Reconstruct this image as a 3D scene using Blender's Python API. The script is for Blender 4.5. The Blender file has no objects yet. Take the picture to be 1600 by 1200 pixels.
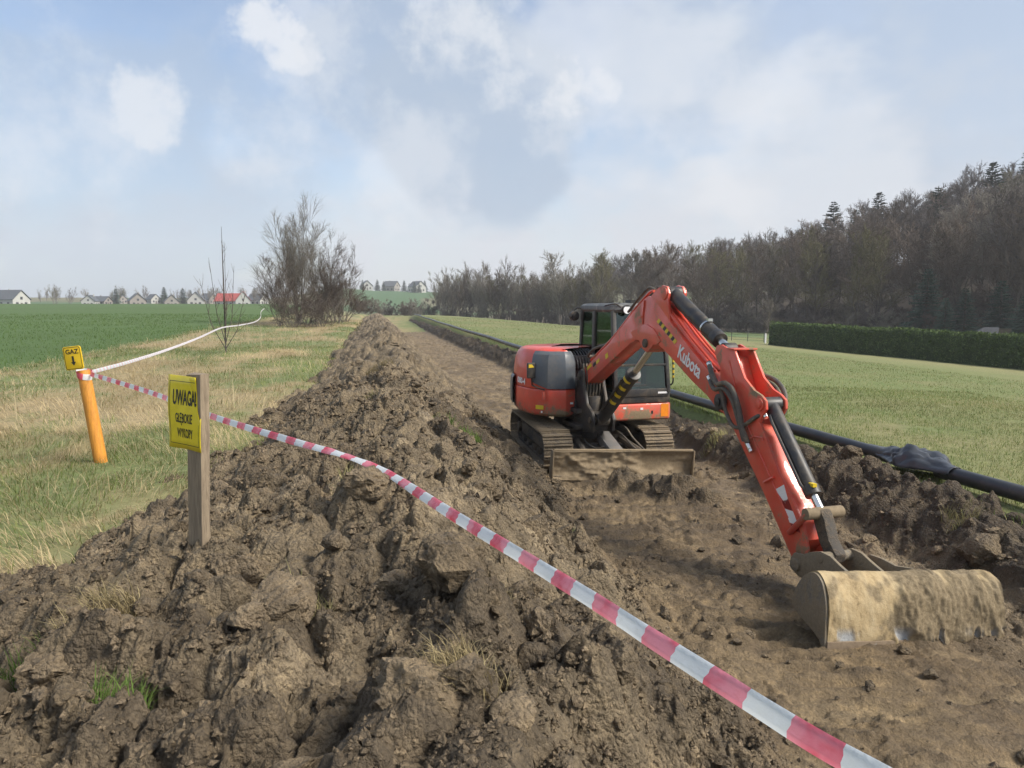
import bpy, bmesh, math, random
import numpy as np
from mathutils import Vector, Matrix

SC = bpy.context.scene
COL = SC.collection
R = math.radians
HAZE = True
random.seed(7)
rng = np.random.default_rng(11)

# ------------------------------------------------------------------ camera
FPX = 1130.0
PSI, PIT = R(10.87), math.atan((600 - 478) / FPX)
CAM = np.array([0.0, 0.0, 2.5])
cam_data = bpy.data.cameras.new("camera")
cam_data.sensor_width = 36.0
cam_data.lens = FPX / 1600 * 36.0
cam_data.clip_start, cam_data.clip_end = 0.05, 6000
cam = bpy.data.objects.new("camera", cam_data)
cam.location = CAM
cam.rotation_euler = (R(90) - PIT, 0, -PSI)
COL.objects.link(cam)
SC.camera = cam
CF = np.array([math.sin(PSI) * math.cos(PIT), math.cos(PSI) * math.cos(PIT), -math.sin(PIT)])
CR = np.array([math.cos(PSI), -math.sin(PSI), 0.0])
CU = np.cross(CR, CF)


def at(px, py, depth):
    """survey helper: world point seen at photo pixel (px,py), this many metres ahead"""
    return CAM + (CR * (px - 800) / FPX - CU * (py - 600) / FPX + CF) * depth


# ------------------------------------------------------------------ light
SUN_AZ, SUN_EL = R(120), R(42)      # azimuth clockwise from +Y
SKY_STRENGTH = 0.1
world = bpy.data.worlds.new("World")
SC.world = world
world.use_nodes = True
sun_data = bpy.data.lights.new("sun", 'SUN')
sun_data.energy = 2.9
sun_data.angle = R(24)
sun_data.color = (1.0, 0.93, 0.82)
sun = bpy.data.objects.new("sun", sun_data)
sdir = Vector((math.sin(SUN_AZ) * math.cos(SUN_EL), math.cos(SUN_AZ) * math.cos(SUN_EL), math.sin(SUN_EL)))
sun.rotation_euler = sdir.to_track_quat('Z', 'Y').to_euler()
sun.location = (30, -30, 60)
COL.objects.link(sun)
SC.view_settings.view_transform = 'Standard'
SC.view_settings.look = 'None'
SC.view_settings.exposure = 1.12
SC.view_settings.gamma = 1.0
SC.view_settings.use_curve_mapping = False
SC.cycles.max_bounces = 5
SC.cycles.diffuse_bounces = 2
SC.cycles.glossy_bounces = 2
SC.cycles.transparent_max_bounces = 12
SC.cycles.volume_bounces = 0
SC.cycles.use_adaptive_sampling = True
SC.cycles.adaptive_threshold = 0.025


class NT:
    """tiny node-tree helper"""
    def __init__(s, tree):
        s.t = tree
        tree.nodes.clear()

    def n(s, typ, **kw):
        nd = s.t.nodes.new(typ)
        for k, v in kw.items():
            if k.startswith('i_'):
                nd.inputs[k[2:].replace('_', ' ')].default_value = v
            else:
                setattr(nd, k, v)
        return nd

    def l(s, a, b):
        s.t.links.new(a, b)

    def val(s, sock, v):
        if isinstance(v, bpy.types.NodeSocket):
            s.l(v, sock)
        else:
            sock.default_value = v

    def math(s, op, a, b=0.0, c=0.0, clamp=False):
        nd = s.t.nodes.new('ShaderNodeMath')
        nd.operation = op
        nd.use_clamp = clamp
        s.val(nd.inputs[0], a); s.val(nd.inputs[1], b); s.val(nd.inputs[2], c)
        return nd.outputs[0]

    def vmath(s, op, a, b=(0, 0, 0), out=0):
        nd = s.t.nodes.new('ShaderNodeVectorMath')
        nd.operation = op
        s.val(nd.inputs[0], a); s.val(nd.inputs[1], b)
        return nd.outputs[out]

    def noise(s, vec, scale, detail=4, rough=0.55, dist=0.0, out=0):
        nd = s.t.nodes.new('ShaderNodeTexNoise')
        if vec is not None:
            s.l(vec, nd.inputs['Vector'])
        nd.inputs['Scale'].default_value = scale
        nd.inputs['Detail'].default_value = detail
        nd.inputs['Roughness'].default_value = rough
        nd.inputs['Distortion'].default_value = dist
        return nd.outputs[out]

    def ramp(s, fac, stops, interp='LINEAR'):
        nd = s.t.nodes.new('ShaderNodeValToRGB')
        s.l(fac, nd.inputs[0])
        cr = nd.color_ramp
        cr.interpolation = interp
        while len(cr.elements) < len(stops):
            cr.elements.new(0.5)
        for e, (p, c) in zip(cr.elements, stops):
            e.position = p
            e.color = (c, c, c, 1) if isinstance(c, (int, float)) else (*c, 1)
        return nd.outputs[0]

    def mix(s, fac, a, b, blend='MIX'):
        nd = s.t.nodes.new('ShaderNodeMix')
        nd.data_type = 'RGBA'
        nd.blend_type = blend
        s.val(nd.inputs[0], fac)
        for sk, v in ((nd.inputs[6], a), (nd.inputs[7], b)):
            if isinstance(v, tuple):
                v = (*v, 1) if len(v) == 3 else v
            s.val(sk, v)
        return nd.outputs[2]

    def smooth(s, v, lo, hi):
        nd = s.t.nodes.new('ShaderNodeMapRange')
        nd.interpolation_type = 'SMOOTHSTEP'
        s.val(nd.inputs[0], v)
        nd.inputs[1].default_value, nd.inputs[2].default_value = lo, hi
        return nd.outputs[0]


# ------------------------------------------------------------------ sky with thin cloud
def build_sky():
    N = NT(world.node_tree)
    out = N.n('ShaderNodeOutputWorld')
    bg = N.n('ShaderNodeBackground')
    bg.inputs['Strength'].default_value = SKY_STRENGTH
    N.l(bg.outputs[0], out.inputs[0])
    sky = N.n('ShaderNodeTexSky')
    sky.sky_type = 'NISHITA'
    sky.sun_disc = False
    sky.sun_elevation = SUN_EL
    sky.sun_rotation = SUN_AZ
    sky.altitude = 250
    sky.air_density = 1.0
    sky.dust_density = 1.6
    sky.ozone_density = 1.5
    tc = N.n('ShaderNodeTexCoord')
    d = N.vmath('NORMALIZE', tc.outputs['Generated'])
    sep = N.n('ShaderNodeSeparateXYZ')
    N.l(d, sep.inputs[0])
    z = N.math('MAXIMUM', sep.outputs[2], 0.0)
    # two noises shared by everything: broad structure and ragged edges
    stretch = N.n('ShaderNodeVectorMath', operation='MULTIPLY')
    N.l(d, stretch.inputs[0]); stretch.inputs[1].default_value = (1, 1, 1.7)
    A = N.n('ShaderNodeSeparateColor'); N.l(N.noise(stretch.outputs[0], 4.2, 4, .58, out=1), A.inputs[0])
    B = N.n('ShaderNodeSeparateColor'); N.l(N.noise(d, 13.0, 5, .62, out=1), B.inputs[0])
    a1, a2, a3 = A.outputs[0], A.outputs[1], A.outputs[2]
    b1, b2 = B.outputs[0], B.outputs[1]

    def body(px, py, deg, nz, amp, lo, hi, gain=1.0):
        """cloud body about a direction; its edge is torn by the noise nz"""
        v = at(px, py, 1.0) - CAM
        v = v / np.linalg.norm(v)
        dt = N.vmath('DOT_PRODUCT', d, tuple(float(q) for q in v), out=1)
        k2 = 2.0 / R(deg) ** 2
        g = N.math('MULTIPLY_ADD', dt, k2, 1 - k2)
        g = N.math('MAXIMUM', g, -1.0)
        g = N.math('MULTIPLY_ADD', N.math('SUBTRACT', nz, .5), amp, g)
        m = N.smooth(g, lo, hi)
        return m if gain == 1.0 else N.math('MULTIPLY', m, gain)

    def union(lst):
        r = lst[0]
        for q in lst[1:]:
            r = N.math('MAXIMUM', r, q)
        return r
    low = N.smooth(z, 0.45, 0.03)
    veil = N.smooth(N.math('ADD', N.math('MULTIPLY', a1, .62), N.math('MULTIPLY', b2, .38)), .40, .60)
    blue = union([body(60, -70, 21, a2, 1.8, .1, .8), body(370, 120, 9, a2, 2.0, .1, .8, .8), body(200, -700, 45, a2, 2.0, .1, .8, .8)])
    grey = union([body(740, 165, 10, a3, 2.2, .2, .65), body(590, 115, 7, a3, 2.2, .2, .65, .75), body(1330, 290, 10, a3, 2.6, .25, .7, .6),
                  body(190, 300, 15, a3, 2.6, .25, .75, .65), body(1080, 70, 8, a3, 2.4, .2, .7, .5), body(1500, 130, 13, a3, 2.6, .25, .7, .5), body(420, 250, 9, a3, 2.6, .25, .7, .5)])
    bright = union([body(408, 38, 2.7, b1, 2.8, .3, .95), body(436, 66, 2.8, b1, 2.8, .3, .95), body(468, 84, 2.3, b1, 3.0, .35, 1.1, .85),
                    body(232, 160, 4.0, b1, 3.4, .35, 1.1, .8), body(880, 130, 3.9, b1, 3.4, .25, 1.35, .95), body(930, 145, 3.0, b1, 3.4, .25, 1.35, .9),
                    body(800, 75, 5.0, b1, 3.6, .25, 1.35, .8), body(680, 50, 5.0, b1, 3.6, .25, 1.35, .75), body(1080, 140, 5.0, b1, 3.4, .25, 1.35, .5),
                    body(630, 250, 7.0, b1, 3.6, .25, 1.35, .5), body(430, 160, 7.0, b1, 3.6, .25, 1.35, .5), body(80, 190, 8.0, b1, 3.6, .25, 1.35, .5),
                    body(900, 210, 4.0, b1, 3.6, .25, 1.35, .5), body(980, 40, 11, a1, 3.2, .2, .85, .55), body(1250, 200, 11, a1, 3.6, .3, .95, .5), body(500, 15, 5, b1, 3.6, .25, 1.35, .5)])
    k = 1.0 / SKY_STRENGTH

    def c(r, g, b):
        return (r * k, g * k, b * k)
    cover = N.math('ADD', N.math('MULTIPLY', veil, 0.36), N.math('MULTIPLY_ADD', low, 0.34, 0.42), clamp=True)
    cover = N.math('MULTIPLY', cover, N.math('MULTIPLY_ADD', blue, -.70, 1.0))
    veilcol = N.mix(N.smooth(z, 0.0, 0.5), c(.322, .336, .364), c(.322, .356, .406))
    dimmed = N.n('ShaderNodeVectorMath', operation='SCALE'); N.l(sky.outputs[0], dimmed.inputs[0]); dimmed.inputs['Scale'].default_value = .85
    base = N.mix(cover, dimmed.outputs[0], veilcol)
    base = N.mix(N.math('MULTIPLY', grey, 0.80), base, c(.205, .250, .315))
    base = N.mix(N.math('MULTIPLY', bright, 0.72), base, c(.435, .437, .443))
    N.l(base, bg.inputs[0])


build_sky()
world.cycles.sampling_method = 'MANUAL'
world.cycles.sample_map_resolution = 256


# ------------------------------------------------------------------ naming / tagging
def tag(o, label=None, cat=None, group=None, kind=None):
    if label: o['label'] = label
    if cat: o['category'] = cat
    if group: o['group'] = group
    if kind: o['kind'] = kind
    return o


def empty(name, loc=(0, 0, 0), rz=0.0, label=None, cat=None, group=None):
    o = bpy.data.objects.new(name, None)
    o.empty_display_size = 0.2
    o.location = loc
    o.rotation_euler = (0, 0, rz)
    COL.objects.link(o)
    return tag(o, label, cat, group)


def link(name, me, parent=None, mat=None):
    o = bpy.data.objects.new(name, me)
    COL.objects.link(o)
    if parent is not None:
        o.parent = parent
    if mat is not None and not me.materials:
        me.materials.append(mat)
    return o


def np_mesh(name, V, faces, smooth=True):
    """V (n,3) array, faces (m,k) array"""
    me = bpy.data.meshes.new(name)
    V = np.asarray(V, dtype=np.float32); faces = np.asarray(faces, dtype=np.int32)
    m, k = faces.shape
    me.vertices.add(len(V)); me.vertices.foreach_set('co', V.ravel())
    me.loops.add(m * k); me.loops.foreach_set('vertex_index', faces.ravel())
    me.polygons.add(m)
    me.polygons.foreach_set('loop_start', np.arange(0, m * k, k, dtype=np.int32))
    me.polygons.foreach_set('use_smooth', np.full(m, smooth))
    me.update(calc_edges=True)
    return me


def color_attr(me, name, rgb, alpha=None):
    a = me.color_attributes.new(name, 'FLOAT_COLOR', 'POINT')
    c = np.ones((len(me.vertices), 4), dtype=np.float32)
    c[:, :3] = rgb
    if alpha is not None: c[:, 3] = alpha
    a.data.foreach_set('color', c.ravel())


class MB:
    """collects simple solids into one mesh"""
    def __init__(s, xf=None):
        s.v, s.f, s.xf = [], [], xf

    def add(s, vs, fs):
        b = len(s.v)
        s.v += [tuple(float(c) for c in q) for q in vs]
        s.f += [tuple(i + b for i in q) for q in fs]
        return s

    def box(s, c, size, rot=None):
        hx, hy, hz = (q / 2 for q in size)
        vs = [Vector((x, y, z)) for x in (-hx, hx) for y in (-hy, hy) for z in (-hz, hz)]
        if rot is not None:
            vs = [rot @ q for q in vs]
        c = Vector(c)
        return s.add([q + c for q in vs], [(0, 1, 3, 2), (4, 6, 7, 5), (0, 4, 5, 1), (2, 3, 7, 6), (0, 2, 6, 4), (1, 5, 7, 3)])

    def prism(s, poly, v0, v1, axis='y'):
        """poly in (x,z) swept along y, or (x,y) swept along z"""
        n = len(poly)
        area = sum(poly[i][0] * poly[(i + 1) % n][1] - poly[(i + 1) % n][0] * poly[i][1] for i in range(n))
        if area < 0: poly = poly[::-1]
        if axis == 'y':
            a = [(p[0], v0, p[1]) for p in poly]; b = [(p[0], v1, p[1]) for p in poly]
            return s.add(a + b, [tuple(range(n)), tuple(range(2 * n - 1, n - 1, -1))] +
                         [(i, n + i, n + (i + 1) % n, (i + 1) % n) for i in range(n)])
        a = [(p[0], p[1], v0) for p in poly]; b = [(p[0], p[1], v1) for p in poly]
        return s.add(a + b, [tuple(range(n - 1, -1, -1)), tuple(range(n, 2 * n))] +
                     [(i, (i + 1) % n, n + (i + 1) % n, n + i) for i in range(n)])

    def tube(s, pts, r, seg=8, caps=True):
        pts = [Vector(p) for p in pts]
        n = len(pts)
        rr = r if isinstance(r, (list, tuple)) else [r] * n
        t0 = (pts[1] - pts[0]).normalized()
        ref = Vector((0, 0, 1)) if abs(t0.z) < .9 else Vector((1, 0, 0))
        nrm = t0.cross(ref).normalized()
        vs = []
        for i, p in enumerate(pts):
            t = (pts[min(i + 1, n - 1)] - pts[max(i - 1, 0)]).normalized()
            nrm = (nrm - t * nrm.dot(t)).normalized()
            b = t.cross(nrm)
            for k in range(seg):
                a = 2 * math.pi * k / seg
                vs.append(p + (nrm * math.cos(a) + b * math.sin(a)) * rr[i])
        fs = [(i * seg + k, i * seg + (k + 1) % seg, (i + 1) * seg + (k + 1) % seg, (i + 1) * seg + k)
              for i in range(n - 1) for k in range(seg)]
        if caps:
            fs += [tuple(range(seg - 1, -1, -1)), tuple(range((n - 1) * seg, n * seg))]
        return s.add(vs, fs)

    def cyl(s, p, q, r, seg=16, r2=None):
        return s.tube([p, q], [r, r if r2 is None else r2], seg)

    def build(s, name, mat, parent=None, bevel=0.0, segs=2, sharp=35, smooth=True):
        me = bpy.data.meshes.new(name)
        vs = s.v if s.xf is None else [tuple(s.xf @ Vector(q)) for q in s.v]
        me.from_pydata(vs, [], s.f)
        bm = bmesh.new(); bm.from_mesh(me)
        bmesh.ops.recalc_face_normals(bm, faces=bm.faces)
        if bevel > 0:
            es = [e for e in bm.edges if len(e.link_faces) == 2 and e.calc_face_angle(0) > R(28)]
            bmesh.ops.bevel(bm, geom=es, offset=bevel, segments=segs, profile=.6, affect='EDGES', clamp_overlap=True)
        bm.to_mesh(me); bm.free()
        if smooth:
            me.polygons.foreach_set('use_smooth', [True] * len(me.polygons))
            me.set_sharp_from_angle(angle=R(sharp))
        return link(name, me, parent, mat)


def spline(pts, n=8):
    """Catmull-Rom through pts"""
    P = [np.array(p, float) for p in pts]
    P = [2 * P[0] - P[1]] + P + [2 * P[-1] - P[-2]]
    out = []
    for i in range(1, len(P) - 2):
        for k in range(n):
            t = k / n
            a, b, c_, d = P[i - 1], P[i], P[i + 1], P[i + 2]
            out.append(.5 * ((2 * b) + (c_ - a) * t + (2 * a - 5 * b + 4 * c_ - d) * t * t + (3 * b - a - 3 * c_ + d) * t ** 3))
    out.append(P[-2])
    return [tuple(q) for q in out]


# ------------------------------------------------------------------ materials
def mat_new(name):
    m = bpy.data.materials.new(name)
    m.use_nodes = True
    N = NT(m.node_tree)
    out = N.n('ShaderNodeOutputMaterial')
    b = N.n('ShaderNodeBsdfPrincipled')
    N.l(b.outputs[0], out.inputs[0])
    return m, N, b


def bump(N, b, h, strength=.3, dist=.01):
    nd = N.n('ShaderNodeBump')
    nd.inputs['Strength'].default_value = strength
    nd.inputs['Distance'].default_value = dist
    N.l(h, nd.inputs['Height'])
    N.l(nd.outputs[0], b.inputs['Normal'])


def simple(name, col, rough=.6, metal=0.0, var=.15, scale=6.0, bmp=0.0, bscale=40.0, bdist=.004, coat=0.0):
    m, N, b = mat_new(name)
    tc = N.n('ShaderNodeTexCoord').outputs['Object']
    n = N.noise(tc, scale, 5, .6)
    dark = tuple(q * (1 - var) for q in col); lite = tuple(min(1, q * (1 + var)) for q in col)
    N.l(N.ramp(n, [(.3, dark), (.7, lite)]), b.inputs['Base Color'])
    b.inputs['Roughness'].default_value = rough
    b.inputs['Metallic'].default_value = metal
    if coat: b.inputs['Coat Weight'].default_value = coat
    if bmp: bump(N, b, N.noise(tc, bscale, 4, .6), bmp, bdist)
    return m


def dirty(name, col, rough, mud=(.20, .15, .09), amount=.35, metal=0.0, low=None, coat=0.0, scale=5.0, mudbump=.3):
    """painted or metal part with dust and dried mud splashed over it; low=(z0,z1): more mud below"""
    m, N, b = mat_new(name)
    tc = N.n('ShaderNodeTexCoord').outputs['Object']
    n1 = N.noise(tc, scale, 8, .68, .4)
    n2 = N.noise(tc, scale * 9, 5, .7)
    f = N.math('ADD', N.math('MULTIPLY', n1, .75), N.math('MULTIPLY', n2, .25))
    if low:
        sp = N.n('ShaderNodeSeparateXYZ'); N.l(tc, sp.inputs[0])
        f = N.math('ADD', f, N.math('MULTIPLY', N.smooth(sp.outputs[2], low[1], low[0]), .22))
    t = .66 - amount * .35
    msk = N.smooth(f, t - .02, t + .09)
    dust = N.smooth(f, t - .22, t + .1)
    c = N.mix(N.math('MULTIPLY', dust, .30), N.mix(N.smooth(N.noise(tc, 1.7, 5, .65), .35, .7), tuple(q * .82 for q in col), tuple(min(1, q * 1.12) for q in col)), tuple(q * 1.5 for q in mud))
    mudc = N.mix(n2, tuple(q * .55 for q in mud), tuple(q * 1.5 for q in mud))
    c = N.mix(msk, c, mudc)
    N.l(c, b.inputs['Base Color'])
    rr = N.math('ADD', N.math('MULTIPLY', N.math('MAXIMUM', msk, N.math('MULTIPLY', dust, .5)), .92 - rough), rough, clamp=True)
    N.l(rr, b.inputs['Roughness'])
    if metal:
        N.l(N.math('MULTIPLY', N.math('SUBTRACT', 1.0, msk), metal), b.inputs['Metallic'])
    if coat:
        N.l(N.math('MULTIPLY', N.math('SUBTRACT', 1.0, dust), coat), b.inputs['Coat Weight'])
    bump(N, b, N.math('ADD', N.math('MULTIPLY', msk, .6), N.math('MULTIPLY', N.math('MULTIPLY', n2, msk), 1.0)), mudbump, .012)
    return m


def vcol_mat(name, attr='tint', rough=.85, nvar=.35, nscale=25.0, bmp=.5, bdist=.01, bscale=60.0, transl=0.0):
    m, N, b = mat_new(name)
    a = N.n('ShaderNodeAttribute', attribute_name=attr)
    g = N.n('ShaderNodeNewGeometry').outputs['Position']
    n = N.noise(g, nscale, 6, .65)
    c = N.mix(1.0, a.outputs[0], N.ramp(n, [(.25, 1 - nvar), (.75, 1 + nvar)]), 'MULTIPLY')
    N.l(c, b.inputs['Base Color'])
    b.inputs['Roughness'].default_value = rough
    b.inputs['Specular IOR Level'].default_value = .25
    if bmp:
        bump(N, b, N.noise(g, bscale, 6, .65), bmp, bdist)
    return m


# ------------------------------------------------------------------ terrain functions (world metres; +Y runs along the works)
def sst(a, b, x):
    t = np.clip((x - a) / (b - a), 0, 1)
    return t * t * (3 - 2 * t)


def hash2(ix, iy, seed):
    h = (ix.astype(np.int64) * 374761393 + iy.astype(np.int64) * 668265263 + seed * 982451653) & 0x7fffffff
    h = ((h ^ (h >> 13)) * 1274126177) & 0x7fffffff
    h = ((h ^ (h >> 16)) * 974711) & 0x7fffffff
    return ((h ^ (h >> 11)) & 0xffffff) / float(0xffffff)


def vnoise(x, y, seed=0):
    ix, iy = np.floor(x), np.floor(y)
    fx, fy = x - ix, y - iy
    fx = fx * fx * (3 - 2 * fx); fy = fy * fy * (3 - 2 * fy)
    a, b = hash2(ix, iy, seed), hash2(ix + 1, iy, seed)
    c, d = hash2(ix, iy + 1, seed), hash2(ix + 1, iy + 1, seed)
    return (a + (b - a) * fx) * (1 - fy) + (c + (d - c) * fx) * fy


def fbm(x, y, seed=0, oct=4, gain=.5):
    r, a, s, t = 0, 1, 1, 0
    for k in range(oct):
        r = r + a * vnoise(x * s + 13.7 * k, y * s - 7.1 * k, seed + k); t += a
        a *= gain; s *= 2.03
    return r / t


def worley(x, y, seed):
    """F1, F2 and the random numbers and offset of the nearest cell"""
    ix, iy = np.floor(x), np.floor(y)
    f1 = np.full(x.shape, 9.); f2 = np.full(x.shape, 9.)
    r1 = np.zeros(x.shape); dx1 = np.zeros(x.shape); dy1 = np.zeros(x.shape); r2 = np.zeros(x.shape)
    for i in (-1, 0, 1):
        for j in (-1, 0, 1):
            cx, cy = ix + i, iy + j
            qx = cx + .1 + .8 * hash2(cx, cy, seed); qy = cy + .1 + .8 * hash2(cx, cy, seed + 1)
            dx, dy = x - qx, y - qy
            d = np.sqrt(dx * dx + dy * dy)
            m = d < f1
            f2 = np.where(m, f1, np.minimum(f2, d))
            f1 = np.where(m, d, f1)
            r1 = np.where(m, hash2(cx, cy, seed + 2), r1); r2 = np.where(m, hash2(cx, cy, seed + 3), r2)
            dx1 = np.where(m, dx, dx1); dy1 = np.where(m, dy, dy1)
    return f1, f2, r1, r2, dx1, dy1


def clods(x, y, size, seed):
    """height field of tilted, rounded lumps with gaps between, about -0.3..1; and a tone per lump"""
    f1, f2, a, b, dx, dy = worley(x / size, y / size, seed)
    edge = np.clip((f2 - f1) / .38, 0, 1)
    dome = np.sqrt(np.clip(edge, 0, 1)) * (.35 + .65 * a)
    ang = b * 6.283
    tilt = (dx * np.cos(ang) + dy * np.sin(ang)) * .8
    return dome + tilt * edge - .25, a


def forest_s(x, y):
    return (x - 55) * .85 + (y - 95) * .52


def base_z(x, y):
    x = np.asarray(x, float); y = np.asarray(y, float)
    rise = .0165 * np.clip(y - 12, 0, 150) - .012 * np.clip(y - 175, 0, 150)
    wl = 1 - sst(-22, 6, x)
    cor = .0075 * np.clip(y - 8, 0, 100) - .03 * np.clip(y - 108, 0, 60)
    z = .45 + wl * rise + (1 - wl) * cor * (1 - sst(6, 45, x))
    z = z - 1.75 * sst(4, 46, x) * (1 - .0 * y)
    s = forest_s(x, y)
    along = (x - 55) * .52 - (y - 95) * .85           # grows towards the near right
    k = .10 + .17 * sst(-50, 40, along)
    z = z + k * np.clip(s - 6, 0, 160) * sst(0, 30, s) * (1 - sst(165, 255, y) * (1 - sst(85, 160, x)))
    far = sst(250, 500, y) * (1 - sst(60, 300, x)) * (13.0 - 6.5 * (1 - sst(-60, -20, x)))
    z = z + far
    z = z + .10 * (fbm(x * .12, y * .12, 5) - .5) + .06 * (fbm(x * .9, y * .9, 9) - .5)
    return z


I = np.interp


def smear_f(x, y):
    al = x * .94 - y * .34; ac = x * .34 + y * .94
    return fbm(al * 1.1 + .5 * fbm(x * 2, y * 2, 89), ac * 5.5 + .6 * fbm(x * 1.5, y * 1.5, 88), 87, 5, .6) - .5


def works_z(x, y, detail=True):
    """the stripped strip: spoil heap (left), dug track, low bank of topsoil (right)"""
    cor = .0075 * np.clip(y - 8, 0, 100) - .03 * np.clip(y - 108, 0, 60)
    wob = (fbm(y * .55, y * 0 + 3.3, 21) - .5)
    wx = x + .18 * (fbm(x * 1.3, y * 1.3, 31) - .5) + .08 * (fbm(x * 4, y * 4, 33) - .5)
    tl = I(y, [0, 3.0, 5.8, 8.4, 18, 100], [-3.3, -3.2, -2.75, -1.95, -1.6, -1.5]) + .7 * wob
    tr = I(y, [0, 3.2, 5.9, 10.1, 16, 100], [1.95, 2.0, 2.2, 2.45, 2.6, 2.7]) + .45 * (fbm(y * .8, y * 0 + 8, 23) - .5)
    cx = I(y, [0, 5, 16, 60], [.15, .2, .6, .7]) + .4 * wob
    hc = I(y, [0, 2.2, 3.5, 5, 7, 10, 16, 30, 60, 100], [1.0, 1.03, 1.15, 1.22, 1.12, 1.12, 1.15, 1.2, 1.25, 1.25])
    hc = hc + .38 * (fbm(x * .75, y * .75, 41) - .5)
    gl = .42 + .3 * cor
    pl = np.clip((wx - tl) / (cx - tl), -.35, 1); pr = np.clip((tr - wx) / (tr - cx), -.2, 1)
    left = np.where(pl > 0, gl - .12 + (hc - gl + .12) * np.abs(pl) ** .75, gl - .12 + pl * 1.0)
    right = hc * (sst(-.04, 1.0, pr) * .75 + .25 * np.clip(pr, 0, 1))
    heap = np.where(wx < cx, left, right)
    trackz = -.02 + .07 * (fbm(x * .9, y * .5, 51) - .5) - .05 * sst(4.2, 5.2, x) * (1 - sst(7, 10, y))
    # low topsoil bank
    bx = 5.95 + .35 * (fbm(y * .7, y * 0 + 1, 61) - .5)
    bh = I(y, [0, 5.0, 6.2, 7.2, 8.4, 9.6, 10.3, 13, 18, 22, 60, 108], [.24, .26, .36, .52, .56, .30, .30, .24, .36, .40, .45, .5])
    bh = bh * (.8 + .4 * fbm(y * 1.5, y * 0 + 4, 63))
    t = (wx - bx)
    hw_l = I(y, [0, 6, 8, 10, 14, 100], [.50, .65, .95, .6, .7, .75])
    bank = bh * np.clip(1 - (np.abs(t) / np.where(t < 0, hw_l, .50)) ** 1.7, -.6, 1)
    mr = np.maximum(bank, np.where(t > 0, -.25, trackz))
    onheap = sst(-.02, .12, heap - trackz)
    onbank = sst(.02, .14, bank - trackz)
    z = np.where(wx < tr, np.maximum(heap, trackz), mr)
    # windrow pushed up by the blade
    pk = at(572, 744, 4.55); pd = at(700, 797, 3.68)
    z = z + .16 * np.exp(-((x - pk[0] + .02) ** 2 + (y - pk[1] - .05) ** 2) / .30 ** 2) - .20 * np.exp(-((x - pd[0]) ** 2 + (y - pd[1]) ** 2) / .42 ** 2)
    wr = np.zeros_like(x)
    for (px_, py_, hx, hy, hh) in ((3.40, 9.25, .26, .25, .17), (3.58, 8.90, .30, .22, .15), (3.75, 8.50, .30, .26, .18), (4.0, 8.20, .34, .2, .14), (3.0, 9.3, .3, .15, .08)):
        wr = np.maximum(wr, hh * np.exp(-((x - px_) / hx) ** 2 - ((y - py_) / hy) ** 2))
    z = z + wr
    tone = np.zeros_like(x) + .5
    if detail:
        rough = np.clip(np.maximum(onheap, onbank * .8) + .0, 0, 1)
        rough = np.maximum(rough, sst(.02, .09, wr) * .8)
        onbank = np.maximum(onbank, sst(.03, .10, wr) * .75)
        q = x + .10 * (fbm(x * 3, y * 3, 71) - .5) + .04 * (fbm(x * 11, y * 11, 72) - .5)
        w = y + .10 * (fbm(x * 3, y * 3, 73) - .5) + .04 * (fbm(x * 11, y * 11, 74) - .5)
        c1, t1 = clods(q, w * .9, .85, 101)
        c2, t2 = clods(q + .3, w, .38, 111)
        c3, t3 = clods(q, w + .7, .17, 121)
        c4, t4 = clods(q * 1.02, w, .080, 131)
        c5, t5 = clods(q, w * .97, .038, 141)
        patch = fbm(x * 1.1, y * 1.1, 81)                # some places smooth slabs, some crumbly
        cr = .35 + 1.1 * sst(.38, .62, patch)
        # crumbly fracture: rough fractal with strong small octaves
        fr = fbm(q * 5.5, w * 5.5, 85, 6, .62) - .5
        rg = np.abs(fbm(q * 3.2 + 5, w * 3.2, 86, 5, .6) - .5)
        z = z + rough * (.19 * c1 + .15 * c2 + cr * (.045 * c3 + .026 * c4 + .014 * c5) + (.10 + .10 * cr) * fr - .22 * rg + .02)
        fine = (1 - rough)
        # scrape marks and smears run across the strip
        smear = smear_f(x, y)
        z = z + fine * (.045 * sst(.5, .72, fbm(x * 1.3, y * .8, 83)) * c3 + .006 * c4 * cr + .20 * smear * sst(.25, .55, fbm(x * .7, y * .7, 90)) + .03 * fr)
        rdg = (1 - np.abs(2 * smear_f(x * 1.35 + 4, y * 1.35 - 2)) * 2.2).clip(0, 1) ** 4
        z = z + fine * .040 * rdg * sst(.40, .58, fbm(x * .9, y * .9, 92))
        # grouser prints
        yr = y + .18 * (x - 4)
        pr_ = np.abs(np.sin(yr * math.pi / .16)) ** 3
        lane = np.exp(-((x - 2.95) / .28) ** 4) + np.exp(-((x - 4.40) / .28) ** 4)
        pm = np.maximum.reduce([np.exp(-(((x - cx_) / .55) ** 4 + ((y - cy_) / .75) ** 4)) for cx_, cy_ in ((2.95, 6.9), (4.35, 7.1), (3.0, 17), (4.4, 19), (2.95, 4.6))])
        z = z - fine * .055 * lane * pr_ * np.maximum(pm, .4 * sst(.36, .50, fbm(x * .8, y * .4, 91))) * (1 - sst(20, 30, y))
        z = z + .012 * (fbm(x * 24, y * 24, 93, 3, .6) - .5) * (.35 + rough)
        tone = .45 * t1 + .25 * t2 + .15 * t3 + .15 * t4
    return z, onheap, onbank, tone


def works_h(x, y):
    z, *_ = works_z(np.atleast_1d(np.asarray(x, float)), np.atleast_1d(np.asarray(y, float)))
    return z


# ------------------------------------------------------------------ base ground sheet
GRASSY = vcol_mat('meadow_soil', nvar=.35, nscale=9, bmp=.6, bdist=.03, bscale=14)


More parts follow.
